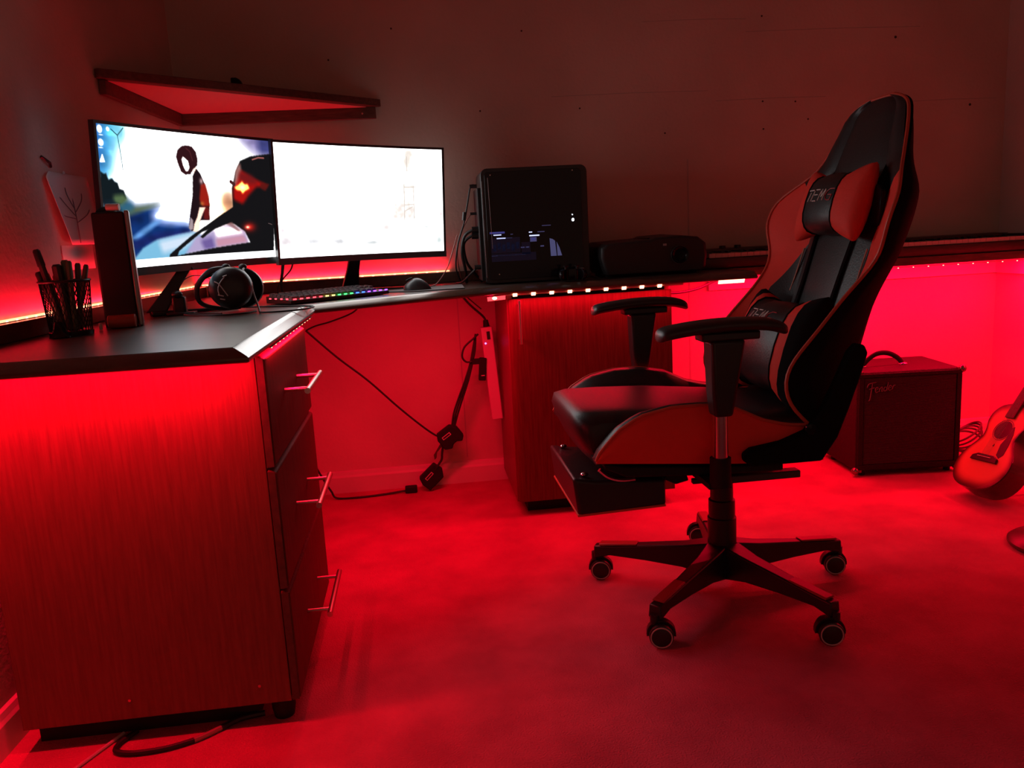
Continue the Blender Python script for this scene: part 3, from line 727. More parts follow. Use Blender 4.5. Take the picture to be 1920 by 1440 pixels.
for s in (1, -1):
    G().tube(spline([c_(.33, s*.135, 1.01), c_(.350, s*.142, 1.03), c_(.378, s*.12, 1.06)], 5), .012, 6, flat=.25).build('strap', suede, hp)
lp, lax, lnx = pillow(.185, .225, .150, .105, .165, .640, .30, redl, suede, 'lumbar_cushion', 'black lumbar cushion with red stripes at the chair back', stripe=.030)
def surf_l(y, s):
    q = s/(.225/2); q = max(-.98, min(.98, q)); ang = math.asin(abs(q)**(1/.75)*(1 if q > 0 else -1))
    return Vector(c_(.165, y, .640)) + lax*s + lnx*(.150/2*(1-.62*(abs(y)/.185)**2.4)*abs(math.cos(ang))**.85+.0005)
logo(lp, surf_l, .030, .078, .046)

# seat
prof = [(-.300, .405), (-.345, .410), (-.372, .440), (-.392, .485), (-.402, .520), (-.395, .542), (-.365, .549), (-.28, .548), (-.15, .542), (0, .527), (.12, .516), (.20, .512), (.215, .47), (.20, .425)]
def seat_ring(y):
    q = abs(y)/.19; k = 1-.02*q**3-.06*q**10
    return [c_(a*k, y, b-((.006*q**2+.020*q**10) if b > .45 else 0)) for a, b in prof]
G().loft([seat_ring(.19*math.sin(q)) for q in np.linspace(-math.pi/2, math.pi/2, 25)]).build('seat', leather, ch, sharp=1.1)
bx = [-.372, -.362, -.340, -.320, -.272, -.200, -.129, -.056, .004, .054, .10, .15]
bt = [.458, .478, .502, .522, .550, .564, .564, .550, .520, .506, .500, .500]
BX = np.concatenate([np.linspace(-.372, -.30, 9), np.linspace(-.285, .15, 22)])
for s in (1, -1):
    outer = []; top = []; pipe = []
    for x in BX:
        zt_ = np.interp(x, bx, bt); zb = np.interp(x, [-.372, -.045, .15], [.452, .424, .416]); zt_ = max(zt_, zb+.003)
        outer.append([c_(x, s*.262, zb), c_(x, s*.274, zb+(zt_-zb)*.35), c_(x, s*.276, zb+(zt_-zb)*.7), c_(x, s*.270, zt_)])
        sb = min(.530, zt_); lo = .50 if x > -.30 else zb
        top.append([c_(x, s*.270, zt_), c_(x, s*.256, zt_+.006), c_(x, s*.236, zt_+.001), c_(x+.004, s*.210, max(zt_-.022, zb)), c_(x+.006, s*.188, max(min(zt_-.04, .535), zb)), c_(x+.006, s*.186, zb)])
        pipe.append(c_(x, s*.271, zt_+.002))
    G().grid(outer).build('seat_side', redl, ch, sharp=1.2)
    g = G().grid(top)
    for k_, idx in ((0, 0), (1, -1)):
        ringp = outer[idx]+top[idx][1:]; g.add(ringp, [tuple(range(len(ringp)))])
    g.build('seat_bolster', leather, ch, sharp=.9)
    G().tube(pipe, .0038, 8).build('seat_piping', redl2, ch)
# seat pan, mechanism, levers
G().loft([[c_(x, -.255, z0), c_(x, .255, z0), c_(x, .255, z1), c_(x, -.255, z1)] for x, z0, z1 in ((-.350, .436, .449), (-.30, .412, .438), (-.10, .400, .420), (.06, .397, .415))]).build('seat_pan', blackm, ch, bevel=.004)
G().box(CX-.20, CX+.12, CY-.075, CY+.075, .350, .402).build('tilt_mechanism', blackm, ch, bevel=.006)
G().prism([(-.175, .375), (-.125, .375), (-.118, .352), (-.150, .345), (-.178, .360)], lambda a, b, tt: c_(a, tt, b), -.13, -.09).build('tension_knob', blackm, ch, bevel=.003)
G().box(CX-.12, CX+.140, CY-.165, CY-.150, .353, .365).build('lever', greyp if False else blackp, ch, bevel=.002)
G().box(CX-.03, CX+.140, CY-.176, CY-.145, .350, .368).build('lever', mat('lever_grey', (.06, .05, .05), .4), ch, bevel=.003)
# gas column in sleeves
G().lathe([(.001, .05), (.040, .05), (.042, .075), (.040, .13), (.0365, .135), (.0365, .205), (.0335, .208), (.0335, .252), (.029, .255), (.028, .352), (.001, .353)], (CX+.012, CY, 0), n=32).build('gas_column', blackp, ch, sharp=.5)
# star base
angs = [8, 80, 152, 224, 296]
bc = Vector((CX+.012, CY, 0))
for q in angs:
    a = math.radians(q-1); d = Vector((math.cos(a), math.sin(a), 0)); s_ = Vector((-d.y, d.x, 0))
    def R_(r, wd, z0, z1): p = bc+d*r; return [p-s_*wd+Vector((0, 0, z0)), p+s_*wd+Vector((0, 0, z0)), p+s_*wd*.8+Vector((0, 0, z1)), p-s_*wd*.8+Vector((0, 0, z1))]
    lg = G().loft([R_(.02, .036, .050, .140), R_(.10, .026, .064, .124), R_(.20, .021, .070, .112), R_(.30, .018, .073, .100), R_(.345, .018, .062, .096)]).build('base_leg', blackp, ch, bevel=.004)
    G().loft([R_(.225, .0165, .1095, .1125), R_(.33, .0155, .0985, .1035)]).build('foot_plate', red_plate, lg, bevel=.001)
    # caster: hood, fork stem, twin wheels with a pale ring
    cp = bc+d*.345; yaw = math.radians({8: 20, 80: 170, 152: 165, 224: 150, 296: 25}[q])
    wd_ = Vector((math.cos(yaw), math.sin(yaw), 0)); wax = Vector((-.25 if q != 80 else -.3, -1, 0)).normalized()
    fw = Vector((wax.y, -wax.x, 0)); 
    off = fw*(-.014 if q in (152, 224) else .012)
    wc = cp+off+Vector((0, 0, .0285))
    hood = G().loft([[wc+wax*yy+fw*math.cos(an)*.033*1.02+Vector((0, 0, math.sin(an)*.033*1.02)) for an in [math.radians(k) for k in range(-8, 189, 14)]] + [wc+wax*yy+fw*math.cos(an)*.026+Vector((0, 0, math.sin(an)*.026)) for an in [math.radians(k) for k in range(188, -9, -14)]] for yy in (-.009, .009)])
    hood.cyl(cp+Vector((0, 0, .052)), cp+Vector((0, 0, .074)), .011, 14)
    hd = hood.build('caster_hood', blackp, ch, sharp=.7)
    for s in (1, -1):
        wh = G().lathe([(.001, .0095), (.024, .0095), (.0275, .0115), (.0285, .017), (.0275, .0235), (.023, .026), (.001, .0265)], wc, axis=wax*s, n=28).build('wheel', blackp, hd, sharp=.6)
        G().tube([wc+wax*s*.0262+fw*math.cos(k*math.pi/14)*.0238+Vector((0, 0, math.sin(k*math.pi/14)*.0238)) for k in range(28)], .0017, 6, closed=True).build('wheel_ring', ring_m, hd)
# armrests
for s in (-1, 1):
    Y = s*.315
    pts = [c_(x, Y, z) for x, z in ((-.243, .724), (-.225, .733), (-.16, .741), (-.09, .744), (-.02, .741), (.015, .733), (.032, .724))]
    rings = []
    P_ = spline(pts, 4)
    for i, p in enumerate(P_):
        q = i/(len(P_)-1); wd = .040*math.sqrt(max(.12, 1-abs(2*q-1)**5)); th = .0135*math.sqrt(max(.25, 1-abs(2*q-1)**7))
        rings.append([p+Vector((0, wd*np.sign(math.cos(a))*abs(math.cos(a))**.7, th*np.sign(math.sin(a))*abs(math.sin(a))**.8)) for a in [2*math.pi*k/18 for k in range(18)]])
    ap = G().loft(rings).build('armrest_pad', mat('arm_rubber', (.022, .021, .022), .42), ch, sharp=.9)
    G().box(CX-.155, CX-.030, CY+Y-.025, CY+Y+.025, .712, .730).build('armrest_plate', blackp, ap, bevel=.004)
    G().loft([[c_(x0, Y-w0, z), c_(x1, Y-w0, z), c_(x1, Y+w0, z), c_(x0, Y+w0, z)] for x0, x1, w0, z in ((-.128, -.088, .022, .550), (-.133, -.080, .025, .600), (-.137, -.062, .028, .714))]).build('armrest_post', blackp, ch, bevel=.008, seg=3)
    G().cyl(c_(-.110, Y, .425), c_(-.110, Y, .560), .0165, 24).build('armrest_tube', chrome, ch)
    g = G().cyl(c_(-.110, Y, .395), c_(-.110, Y, .458), .0225, 24)
    g.box(CX-.135, CX-.085, min(CY+Y, CY+s*.10), max(CY+Y, CY+s*.10), .388, .400)
    g.build('armrest_bracket', blackm, ch, sharp=.6)
# side hinge covers joining seat and back
hc = [(-.030, .424), (-.046, .436), (-.047, .452), (-.030, .464), (.038, .474), (.095, .494), (.135, .545), (.172, .620), (.192, .664), (.208, .680), (.224, .676), (.232, .658), (.217, .610), (.192, .540), (.166, .475), (.130, .424)]
for s in (-1, 1):
    G().prism(hc, lambda a, b, tt: c_(a, tt, b), s*.270, s*.298).build('hinge_cover', suede, ch, bevel=.006, seg=3)
g = G().prism([(.10, .44), (.17, .43), (.235, .52), (.22, .55)], lambda a, b, tt: c_(a, tt, b), -.20, .20).build('back_bracket', blackm, ch)
G().lathe([(.001, 0), (.012, 0), (.012, .006), (.001, .007)], c_(.100, -.298, .500), axis=(0, -1, 0), n=16).build('recliner_pin', blackg, ch)
# footrest, folded under the seat
fr = G()
fr.loft([[c_(x, y, z) for x, z in ((-.405, .392), (-.395, .300), (-.185, .308), (-.185, .372), (-.350, .382))] for y in (-.165, .165)])
frr = fr.build('footrest', leather, ch, bevel=.008, seg=3)
G().tube([c_(-.3945, .163, .3015), c_(-.3945, -.163, .3015), c_(-.187, -.163, .3085)], .0032, 8).build('footrest_piping', redl2, frr)
for y in (-.135, .135):
    G().sphere(c_(-.372, y, .392), .010, .010, .005, 12, 8).build('stud', chrome, frr)
for y in (-.11, .11):
    G().tube(spline([c_(-.345, y*1.6, .412), c_(-.325, y*1.6, .394), c_(-.295, y*1.6, .384), c_(-.262, y*1.6, .384)], 4), .0055, 8).build('footrest_rail', chrome, ch)
G().box(CX-.205, CX-.150, CY-.05, CY+.05, .325, .352).build('footrest_bracket', blackm, ch, bevel=.003)

# ================================================================= computer tower
t = thing('computer_tower', (.40, 2.84, ZT), 'black computer tower with a tinted side window lit blue, on the worktop', 'computer')
tx0, tx1, ty0, ty1, tz0, tz1 = .236, .592, 2.750, 2.945, ZT+.004, 1.170
def rr(x0, x1, z0, z1, r, n=5):
    out = []
    for cx_, cz_, a0 in ((x1-r, z1-r, 0), (x0+r, z1-r, 90), (x0+r, z0+r*.4, 180), (x1-r, z0+r*.4, 270)):
        for k in range(n+1):
            a = math.radians(a0+90*k/n); rr_ = r if a0 < 180 else r*.4
            out.append((cx_+(r if a0 in (0, 90) else r*1)*math.cos(a), cz_+rr_*math.sin(a)))
    return out
G().prism(rr(tx0, tx1, tz0, tz1, .022), lambda a, b, tt: (a, tt, b), ty0+.006, ty1).build('case', blackp, t, bevel=.002)
sw = G().prism(rr(tx0+.012, tx1-.022, tz0+.012, tz1-.012, .012), lambda a, b, tt: (a, tt, b), ty0, ty0+.005).build('side_window', blackg, t, bevel=.001)
G().box(tx0-.012, tx0+.002, ty0+.02, ty1-.01, tz0+.01, tz1-.06).build('rear_panel', greyp if False else blackm, t, bevel=.002)
G().tube([(tx0+.023, ty0-.0008, tz1-.03), (tx0+.027, ty0-.0008, tz1-.26)], .0010, 5).build('window_trim', silver, t)
G().tube([(tx0+.003, ty0+.004, tz1-.04), (tx0+.003, ty0+.004, tz0+.02)], .0008, 5).build('window_trim', silver, t)
# components glowing behind the tinted window
yq = ty0-.0009
def gl(x, z, w0, h0, M, nm='lit_component'):
    G().box(x, x+w0, yq-.0004, yq, z, z+h0).build(nm, M, sw, smooth=False)
gb2 = emi('case_glow_dim', (.030, .028, .090), .08); gb3 = emi('case_glow_mid', (.14, .13, .35), .35)
gl(.258, .894, .098, .050, gb2); gl(.258, .866, .150, .026, gb2); gl(.36, .886, .03, .040, gb2)
gl(.256, .958, .050, .006, glow_blue); gl(.268, .952, .026, .003, glow_white, 'lit_light_bar')
gl(.278, .9405, .030, .0035, glow_white, 'lit_light_bar'); gl(.308, .9415, .022, .0015, gb3)
gl(.388, .944, .034, .004, glow_white, 'lit_light_bar'); gl(.387, .956, .011, .003, glow_white, 'lit_light_bar'); gl(.416, .956, .024, .0025, gb3)
gl(.390, .926, .022, .015, gb3); gl(.395, .931, .012, .008, glow_blue)
gl(.358, .907, .012, .004, gb3); gl(.374, .907, .012, .004, gb3); gl(.424, .908, .012, .004, gb3)
gl(.432, .976, .030, .002, gb3); gl(.325, .953, .008, .002, gb3); gl(.258, .885, .115, .0012, gb3)
for k in range(6): gl(.264+k*.0155, .900+.006*(k % 2), .011, .022, emi('case_glow_block', (.06, .055, .17), .10))
G().prism([(.458, .875), (.478, .875), (.474, .925), (.466, .931), (.456, .934)], lambda a, b, tt: (a, tt, b), yq-.0004, yq).build('fan_reflection', emi('fan_glow', (.10, .10, .24), .6), sw, smooth=False)
G().prism([(.481, .875), (.496, .875), (.488, .903), (.479, .922)], lambda a, b, tt: (a, tt, b), yq-.0004, yq).build('fan_reflection', emi('fan_glow', (.10, .10, .24), .6), sw, smooth=False)
G().sphere((.538, yq-.0005, .991), .0042, .0010, .0052, 10, 8).build('power_light', led_white, t)
G().sphere((.5365, yq-.0005, 1.008), .0018, .0010, .0018, 8, 6).build('power_light', led_white, t)
for x in (tx0+.04, tx1-.05):
    G().cyl((x, ty0+.03, ZT+.0005), (x, ty0+.03, tz0+.001), .012, 12).build('foot', blackm, t)
    G().cyl((x, ty1-.03, ZT+.0005), (x, ty1-.03, tz0+.001), .012, 12).build('foot', blackm, t)
for x, z in ((tx0+.032, tz1-.022), (tx1-.05, tz1-.018), (tx0+.045, tz0+.03)):
    G().cyl((x, ty0-.0015, z), (x, ty0, z), .002, 8).build('screw', steel, t)
# cables at the rear of the tower
cab = [((tx0-.010, 2.80, 1.118), [(tx0-.03, 2.80, 1.118), (tx0-.045, 2.80, 1.06), (tx0-.060, 2.80, 1.00), (tx0-.085, 2.80, .93), (tx0-.095, 2.83, .85), (tx0-.075, 2.90, ZT+.004)], .0028, 'thin cable with a ferrite bead leaving the top of the tower'),
       ((tx0-.010, 2.85, 1.03), [(tx0-.03, 2.85, 1.03), (tx0-.055, 2.85, .995), (tx0-.08, 2.86, .94), (tx0-.085, 2.88, .87), (tx0-.07, 2.93, ZT+.004)], .0020, 'thin reddish cable behind the tower'),
       ((tx0-.010, 2.82, .975), [(tx0-.03, 2.82, .975), (tx0-.06, 2.83, .955), (tx0-.070, 2.85, .90), (tx0-.06, 2.88, .84), (tx0-.055, 2.94, ZT+.005)], .0055, 'thick black cable behind the tower, upper one'),
       ((tx0-.010, 2.84, .955), [(tx0-.035, 2.84, .955), (tx0-.062, 2.85, .930), (tx0-.055, 2.88, .87), (tx0-.03, 2.90, .83), (tx0+.00, 2.92, ZT+.005)], .0050, 'thick black cable behind the tower, lower one'),
       ((tx0-.010, 2.80, .850), [(tx0-.025, 2.80, .848), (tx0-.05, 2.82, .825), (tx0-.075, 2.86, .800), (tx0-.09, 2.93, ZT+.004)], .0036, 'black power cable low behind the tower')]
for k, (p0, pts, r, lab) in enumerate(cab):
    q = thing('cable', (tx0-.06, 2.9, ZT), lab, 'cable', None)
    cable('cord', [p0]+pts, r, cable_m if k != 1 else mat('red_cable', (.25, .08, .07), .5), q)
    G().cyl(p0, Vector(p0)+Vector((-.024, 0, 0)), r*1.9+.001, 10).build('plug', blackp, q)
    if k == 0: G().cyl((tx0-.056, 2.80, 1.035), (tx0-.060, 2.80, 1.008), .0065, 12).build('ferrite_bead', blackp, q)

# ================================================================= game controller in front of the tower
t = thing('game_controller', (.52, 2.69, ZT), 'glossy black game controller in front of the computer tower', 'controller')
out = spline([(-.075, -.030, 0), (-.070, .010, 0), (-.045, .028, 0), (0, .024, 0), (.045, .028, 0), (.070, .010, 0), (.075, -.030, 0), (.055, -.036, 0), (.035, -.010, 0), (0, -.006, 0), (-.035, -.010, 0), (-.055, -.036, 0), (-.075, -.030, 0)], 4)[:-1]
rings = []
for k, (sc, z) in enumerate(((.80, .004), (.97, .012), (1.0, .022), (.95, .034), (.80, .040))):
    rings.append([Vector((.515+p.x*.62*sc, 2.690+p.y*sc, ZT+z)) for p in out])
G().loft(rings).build('shell', blackg, t, sharp=1.0)
for dx in (-.020, .018):
    g = G().cyl((.515+dx, 2.690, ZT+.038), (.515+dx, 2.690, ZT+.050), .004, 10); g.lathe([(.001, 0), (.008, 0), (.0085, .003), (.001, .004)], (.515+dx, 2.690, ZT+.049), n=14); g.build('thumbstick', blackp, t)
for dx, dy in ((.034, .006), (.040, .000), (.034, -.006), (.028, 0)):
    G().sphere((.515+dx, 2.690+dy, ZT+.041), .003, .003, .002, 8, 6).build('button', greyp, t)
cable('controller_cord', [(.558, 2.70, ZT+.02), (.585, 2.69, ZT+.014), (.62, 2.70, ZT+.003), (.66, 2.74, ZT+.003)], .0018, cable_m, t)

# ================================================================= projector
t = thing('projector', (.81, 2.85, ZT), 'wide black projector with a round lens beside the computer tower', 'projector')
zA = ZT+.010
def pj(x0, x1, y0, y1, z0, z1, r=.03):
    return [(x0, y0+.02, z0)]
prof = [(.640, zA), (.632, zA+.02), (.622, zA+.06), (.624, zA+.092), (.640, zA+.106), (.80, zA+.112), (.815, zA+.118), (.90, zA+.121), (.965, zA+.113), (.992, zA+.092), (.996, zA+.05), (.990, zA+.01), (.975, zA)]
rings = []
for y, k, dzz in ((2.722, .94, -.010), (2.728, .985, -.003), (2.745, 1, 0), (2.96, 1, .004), (2.985, .96, -.004)):
    rings.append([(.81+(a-.81)*k, y, zA+(b-zA)*k+max(dzz, 0)*((b-zA)/.12)) for a, b in prof])
G().loft(rings).build('case', mat('projector_black', (.016, .014, .014), .5), t, bevel=.003, sharp=.5)
G().box(.795, .803, 2.76, 2.95, zA+.1128, zA+.1165).build('top_seam', greyp if False else blackg, t)
g = G(); g.lathe([(.001, .002), (.018, .002), (.021, .006), (.027, .008), (.029, .003), (.029, -.004), (.001, -.004)], (.895, 2.720, zA+.055), axis=(0, -1, 0), n=32); g.build('lens', blackg, t, sharp=.5)
G().tube([(.895+.030*math.cos(q), 2.717, zA+.055+.030*math.sin(q)) for q in [2*math.pi*k/28 for k in range(28)]], .0015, 6, closed=True).build('lens_ring', mat('lens_ring', (.05, .05, .05), .3), t)
G().box(.838, .850, 2.7195, 2.7215, zA+.088, zA+.095).build('badge', silver, t)
for x in (.66, .96): G().cyl((x, 2.78, ZT+.0005), (x, 2.78, zA+.004), .012, 12).build('foot', blackm, t)
for x in (.66, .96): G().cyl((x, 2.93, ZT+.0005), (x, 2.93, zA+.004), .012, 12).build('foot', blackm, t)

# ================================================================= mouse, pad, keyboard
o = G().prism([(-.105, 2.70), (.01, 2.632), (.155, 2.640), (.160, 2.86), (-.09, 2.87)], lambda a, b, tt: (a, b, tt), ZT+.0005, ZT+.0035).build('mouse_pad', padm, None, bevel=.001)
tag(o, 'thin grey mouse pad under the mouse', 'mouse pad')
t = thing('mouse', (.008, 2.69, ZT+.004), 'black computer mouse on the pad below the right monitor', 'mouse')
g = G(); rings = []
for k in range(13):
    q = k/12; x = -.056+.112*q; hh = .037*math.sin(math.pi*min(1, q*.93+.07))**.55*(.72+.28*math.sin(math.pi*q)); wd = .031*(1-.12*abs(2*q-1))*math.sqrt(max(.1, 1-abs(2*q-1)**4))
    rings.append([(x*.80+.005, 2.69+wd*math.cos(a), ZT+.0045+max(.0, hh*math.sin(a))*1.0) for a in [math.pi*j/12 for j in range(13)]] + [(x*.80+.005, 2.69-wd*.6, ZT+.004)])
G().loft(rings).build('shell', mat('mouse_black', (.03, .03, .032), .38), t, sharp=1.1)
G().tube([(-.030, 2.687, ZT+.034), (-.018, 2.687, ZT+.040), (-.010, 2.687, ZT+.0415)], .003, 6).build('wheel', blackm, t)
cable('mouse_cord', [(.044, 2.70, ZT+.010), (.070, 2.73, ZT+.018), (.105, 2.76, ZT+.060), (.130, 2.79, .905), (.150, 2.80, .96)], .0018, mat('red_cable', (.25, .08, .07), .5), t)

KB = Vector((-.352, 2.372, 0)); ka = math.radians(40); kx = Vector((math.cos(ka), math.sin(ka), 0)); ky = Vector((-math.sin(ka), math.cos(ka), 0))
KL, KD = .350, .135
t = thing('keyboard', KB+kx*KL/2+ky*KD/2+Vector((0, 0, ZT)), 'black backlit keyboard below the monitors, its lights running red to violet', 'keyboard')
def K(a, b, z): return KB+kx*a+ky*b+Vector((0, 0, ZT+z))
def ktop(b): return .016+.010*b/KD
G().loft([[K(a, 0, .002), K(a, KD, .002), K(a, KD, ktop(KD)-.003), K(a, 0, ktop(0)-.003)] for a in (0, KL)]).build('case', blackp, t, bevel=.002)
rows_ = [[1.5]+[1]*1+[1.25]+[5.5]+[1.25, 1.25, 1.25]+[.4, 1, 1, 1], [2.25]+[1]*10+[2.75]+[.4, .0, 1, .0], [1.75]+[1]*11+[2.25], [1.5]+[1]*12+[1.5]+[.4, 1, 1, 1], [1]*13+[2]+[.4, 1, 1, 1], [1, .6]+[1]*4+[.3]+[1]*4+[.3]+[1]*4+[.2, 1, 1, 1]]
unit = (KL-.012)/18.4; kcache = {}
for ri, row in enumerate(rows_):
    a = .006; b0 = .008+ri*.0205
    for wdt in row:
        L = wdt*unit
        if wdt >= .95:
            key = (round(wdt, 2))
            zc = ktop(b0)
            P0 = K(a+L/2, b0+.0085, 0)
            if key not in kcache:
                hw = L/2-.0012
                rg = []
                for sc, dz_ in ((1, 0), (.98, .004), (.80, .0095)):
                    rg.append([P0+kx*sx*(hw-(1-sc)*.008)+ky*sy*(.0088*sc)+Vector((0, 0, zc-.003+dz_)) for sx, sy in ((-1, -1), (1, -1), (1, 1), (-1, 1))])
                ob = G().loft(rg).build('keycap', key_m, t, smooth=False); kcache[key] = (ob, P0, zc)
            else:
                ob, Pb, zb = kcache[key]; dup(ob, t, P0-Pb+Vector((0, 0, zc-zb)))
        a += L
cols = ['red', 'red', 'red', 'red', 'red', 'amber', 'amber', 'green', 'green', 'green', 'blue', 'blue', 'violet', 'violet', 'violet', 'violet']
for k, cname in enumerate(cols):
    p = K(.012+k*(KL-.02)/15.2, -.0005, .0155)
    G().obox(p, kx*.0048, ky*.0012, Vector((0, 0, .0016))).build('key_light', ledkb[cname], t, smooth=False)
for k in range(4):
    p = K(-.0005, .020+k*.030, .0165)
    G().obox(p, kx*.0012, ky*.0040, Vector((0, 0, .0016))).build('key_light', ledkb['red'], t, smooth=False)

# ================================================================= headset
hc0 = Vector((-.470, 2.215, ZT+.064))
t = thing('headset', (hc0.x, hc0.y, ZT), 'black over-ear headset lying on the desk with a pale cross mark', 'headset')
dn = Vector((.12, -.97, .10)).normalized()    # ear-cup axis towards the viewer
sx_ = Vector((.97, .12, 0)).normalized(); uz = sx_.cross(dn).normalized()
if uz.z < 0: uz = -uz
def cup(c, ax, name='ear_cup'):
    rings = []
    for r, h in ((.010, .040), (.030, .039), (.044, .031), (.050, .018), (.051, .004), (.048, -.004)):
        rings.append([c+ax*h+sx_*math.cos(q)*r*1.08+uz*math.sin(q)*r*1.06 for q in [2*math.pi*k/32 for k in range(32)]])
    cp_ = G().loft(rings).build(name, mat('headset_black', (.020, .020, .022), .36), t, sharp=.9)
    rings = []
    for r, h in ((.044, -.004), (.050, -.008), (.050, -.018), (.044, -.024), (.030, -.024), (.026, -.014)):
        rings.append([c+ax*h+sx_*math.cos(q)*r*1.06+uz*math.sin(q)*r*1.04 for q in [2*math.pi*k/32 for k in range(32)]])
    G().loft(rings).build('ear_pad', suede, cp_, sharp=1.1)
    return cp_
c1_ = hc0+dn*.018+sx_*-.006; cc1 = cup(c1_, dn)
c2_ = hc0-dn*.060+sx_*.016+Vector((0, 0, .003)); cup(c2_, -dn)
# cross mark
def on(a, b): return c1_+sx_*a+uz*b+dn*float(np.interp(math.hypot(a/1.08, b/1.06), [0, .010, .030, .044, .050], [.0402, .040, .039, .031, .018]))
for sg in (((-.036, .016), (-.026, .010), (-.014, -.008), (-.006, -.022)), ((-.010, .026), (-.022, .012), (-.028, -.004), (-.026, -.020)), ((-.030, -.018), (-.016, -.022)), ((-.026, -.028), (-.014, -.031)), ((-.004, .030), (-.014, .027))):
    G().tube(spline([on(a*1.0, b*1.0)+dn*.0012 for a, b in sg], 4), .0015, 5).build('mark', mat('headset_mark', (.62, .60, .58), .5), cc1)
# head band: arch sweeping left, fork arms
band = spline([c1_+uz*.050+sx_*-.010, c1_+uz*.046+sx_*-.050-dn*.012, c1_+uz*.010+sx_*-.086-dn*.030, c1_+uz*-.030+sx_*-.084-dn*.045, c1_-uz*.048+sx_*-.04-dn*.055, c2_-uz*.050+sx_*-.01], 6)
G().tube(band, .0075, 8, flat=.55).build('headband', blackp, t)
G().tube([c2_+uz*.050, c2_+uz*.054+sx_*-.030+dn*.02, c1_+uz*.030+sx_*-.070-dn*.03], .0035, 8).build('headband_frame', blackp, t)
G().sphere(c1_+uz*.055+sx_*-.008-dn*.004, .011, .008, .008).build('slider', blackp, t)
G().sphere(c2_+uz*.056+sx_*.006, .011, .008, .008).build('slider', blackp, t)
G().tube(spline([c2_+uz*.050+sx_*.010+dn*.02, c1_+uz*.042+sx_*.034-dn*.006, c1_+uz*.018+sx_*.048-dn*.000, c1_+uz*-.02+sx_*.054, (-.412, 2.195, ZT+.02), (-.405, 2.175, ZT+.004)], 5), .0026, 6).build('mic_cord', mat('grey_cord', (.20, .19, .19), .5), t)
HS = t
o = cable('cord', [(-.405, 2.175, ZT+.003), (-.39, 2.13, ZT+.003), (-.34, 2.12, ZT+.003), (-.29, 2.15, ZT+.003), (-.272, 2.215, ZT+.003), (-.30, 2.262, ZT+.003), (-.36, 2.30, ZT+.003), (-.42, 2.335, ZT+.003), (-.475, 2.36, ZT+.003)], .0024, cable_m, HS)
o = cable('cord', [(-.415, 2.185, ZT+.003), (-.44, 2.135, ZT+.003), (-.50, 2.125, ZT+.003), (-.575, 2.175, ZT+.003), (-.605, 2.225, ZT+.003), (-.56, 2.215, ZT+.003), (-.50, 2.175, ZT+.003)], .0022, cable_m, HS)
# small desk microphone / webcam with a wire
t = thing('webcam', (-.622, 2.262, ZT), 'small black webcam with a curved wire behind the headset', 'webcam')
G().box(-.640, -.606, 2.245, 2.272, ZT+.001, ZT+.050).build('body', blackp, t, bevel=.006)
G().sphere((-.623, 2.245, ZT+.055), .014, .012, .010).build('head', blackp, t)
G().box(-.655, -.585, 2.240, 2.278, ZT+.0005, ZT+.008).build('base', blackp, t, bevel=.002)
cable('wire', [(-.623, 2.26, ZT+.06), (-.615, 2.27, ZT+.085), (-.590, 2.28, ZT+.100), (-.560, 2.28, ZT+.098), (-.540, 2.27, ZT+.088)], .0013, cable_m, t)

# cable hanging between the two monitors
q = thing('monitor_cable', (-.40, 2.66, ZT), 'dark monitor cables hanging between the two screens', 'cable')
cable('cord', [(-.402, 2.66, .94), (-.412, 2.66, .88), (-.420, 2.66, .84), (-.418, 2.66, ZT+.004)], .0048, cable_m, q)
cable('cord', [(-.372, 2.67, .93), (-.385, 2.665, .885), (-.412, 2.66, .855), (-.432, 2.65, .825), (-.425, 2.65, ZT+.003)], .0024, cable_m, q)

# ================================================================= speaker
t = thing('speaker', (-.69, 2.015, ZT), 'tall dark speaker with a silver front edge left of the left monitor', 'speaker')
def sp(x, y): return (x, y)
rg = []
for z, k in ((ZT+.001, 1.0), (ZT+.14, .985), (1.052, .96)):
    rg.append([(-.674+(x+.690)*k, 2.015+(y-2.015)*k, z) for x, y in ((-.757, 2.048), (-.734, 1.985), (-.6595, 1.982), (-.680, 2.050))])
G().loft(rg).build('cabinet', mat('speaker_black', (.008, .008, .008), .7), t, bevel=.004)
rg = []
for z, k in ((ZT+.001, 1.0), (ZT+.14, .985), (1.054, .96)):
    rg.append([(-.674+(x+.690)*k, 2.015+(y-2.015)*k, z) for x, y in ((-.6590, 1.982), (-.6490, 1.985), (-.6675, 2.050), (-.6790, 2.052))])
G().loft(rg).build('front_panel', mat('dull_silver', (.34, .34, .35), .42, metal=.6), t, bevel=.003)
G().sphere((-.694, 2.02, 1.048), .024, .022, .018).build('top_knob', blackm, t)
o = G().cyl((-.684, 1.995, 1.0625), (-.656, 1.995, 1.0615), .0080, 14).build('paper_roll', paper_m, None)
tag(o, 'small pale curl of paper on top of the speaker', 'paper')
o = G().cyl((-.700, 1.955, ZT+.0155), (-.642, 1.962, ZT+.0155), .0150, 20).build('red_tube', bat_m, None, bevel=.002)
tag(o, 'small reddish tube lying at the foot of the speaker', 'tube')
o = G().lathe([(.001, 0), (.004, 0), (.0045, .008), (.003, .015), (.001, .016)], (-.711, 1.935, ZT+.0006), n=12).build('bottle_cap', white_p, None)
tag(o, 'tiny pale cap standing left of the reddish tube', 'cap')

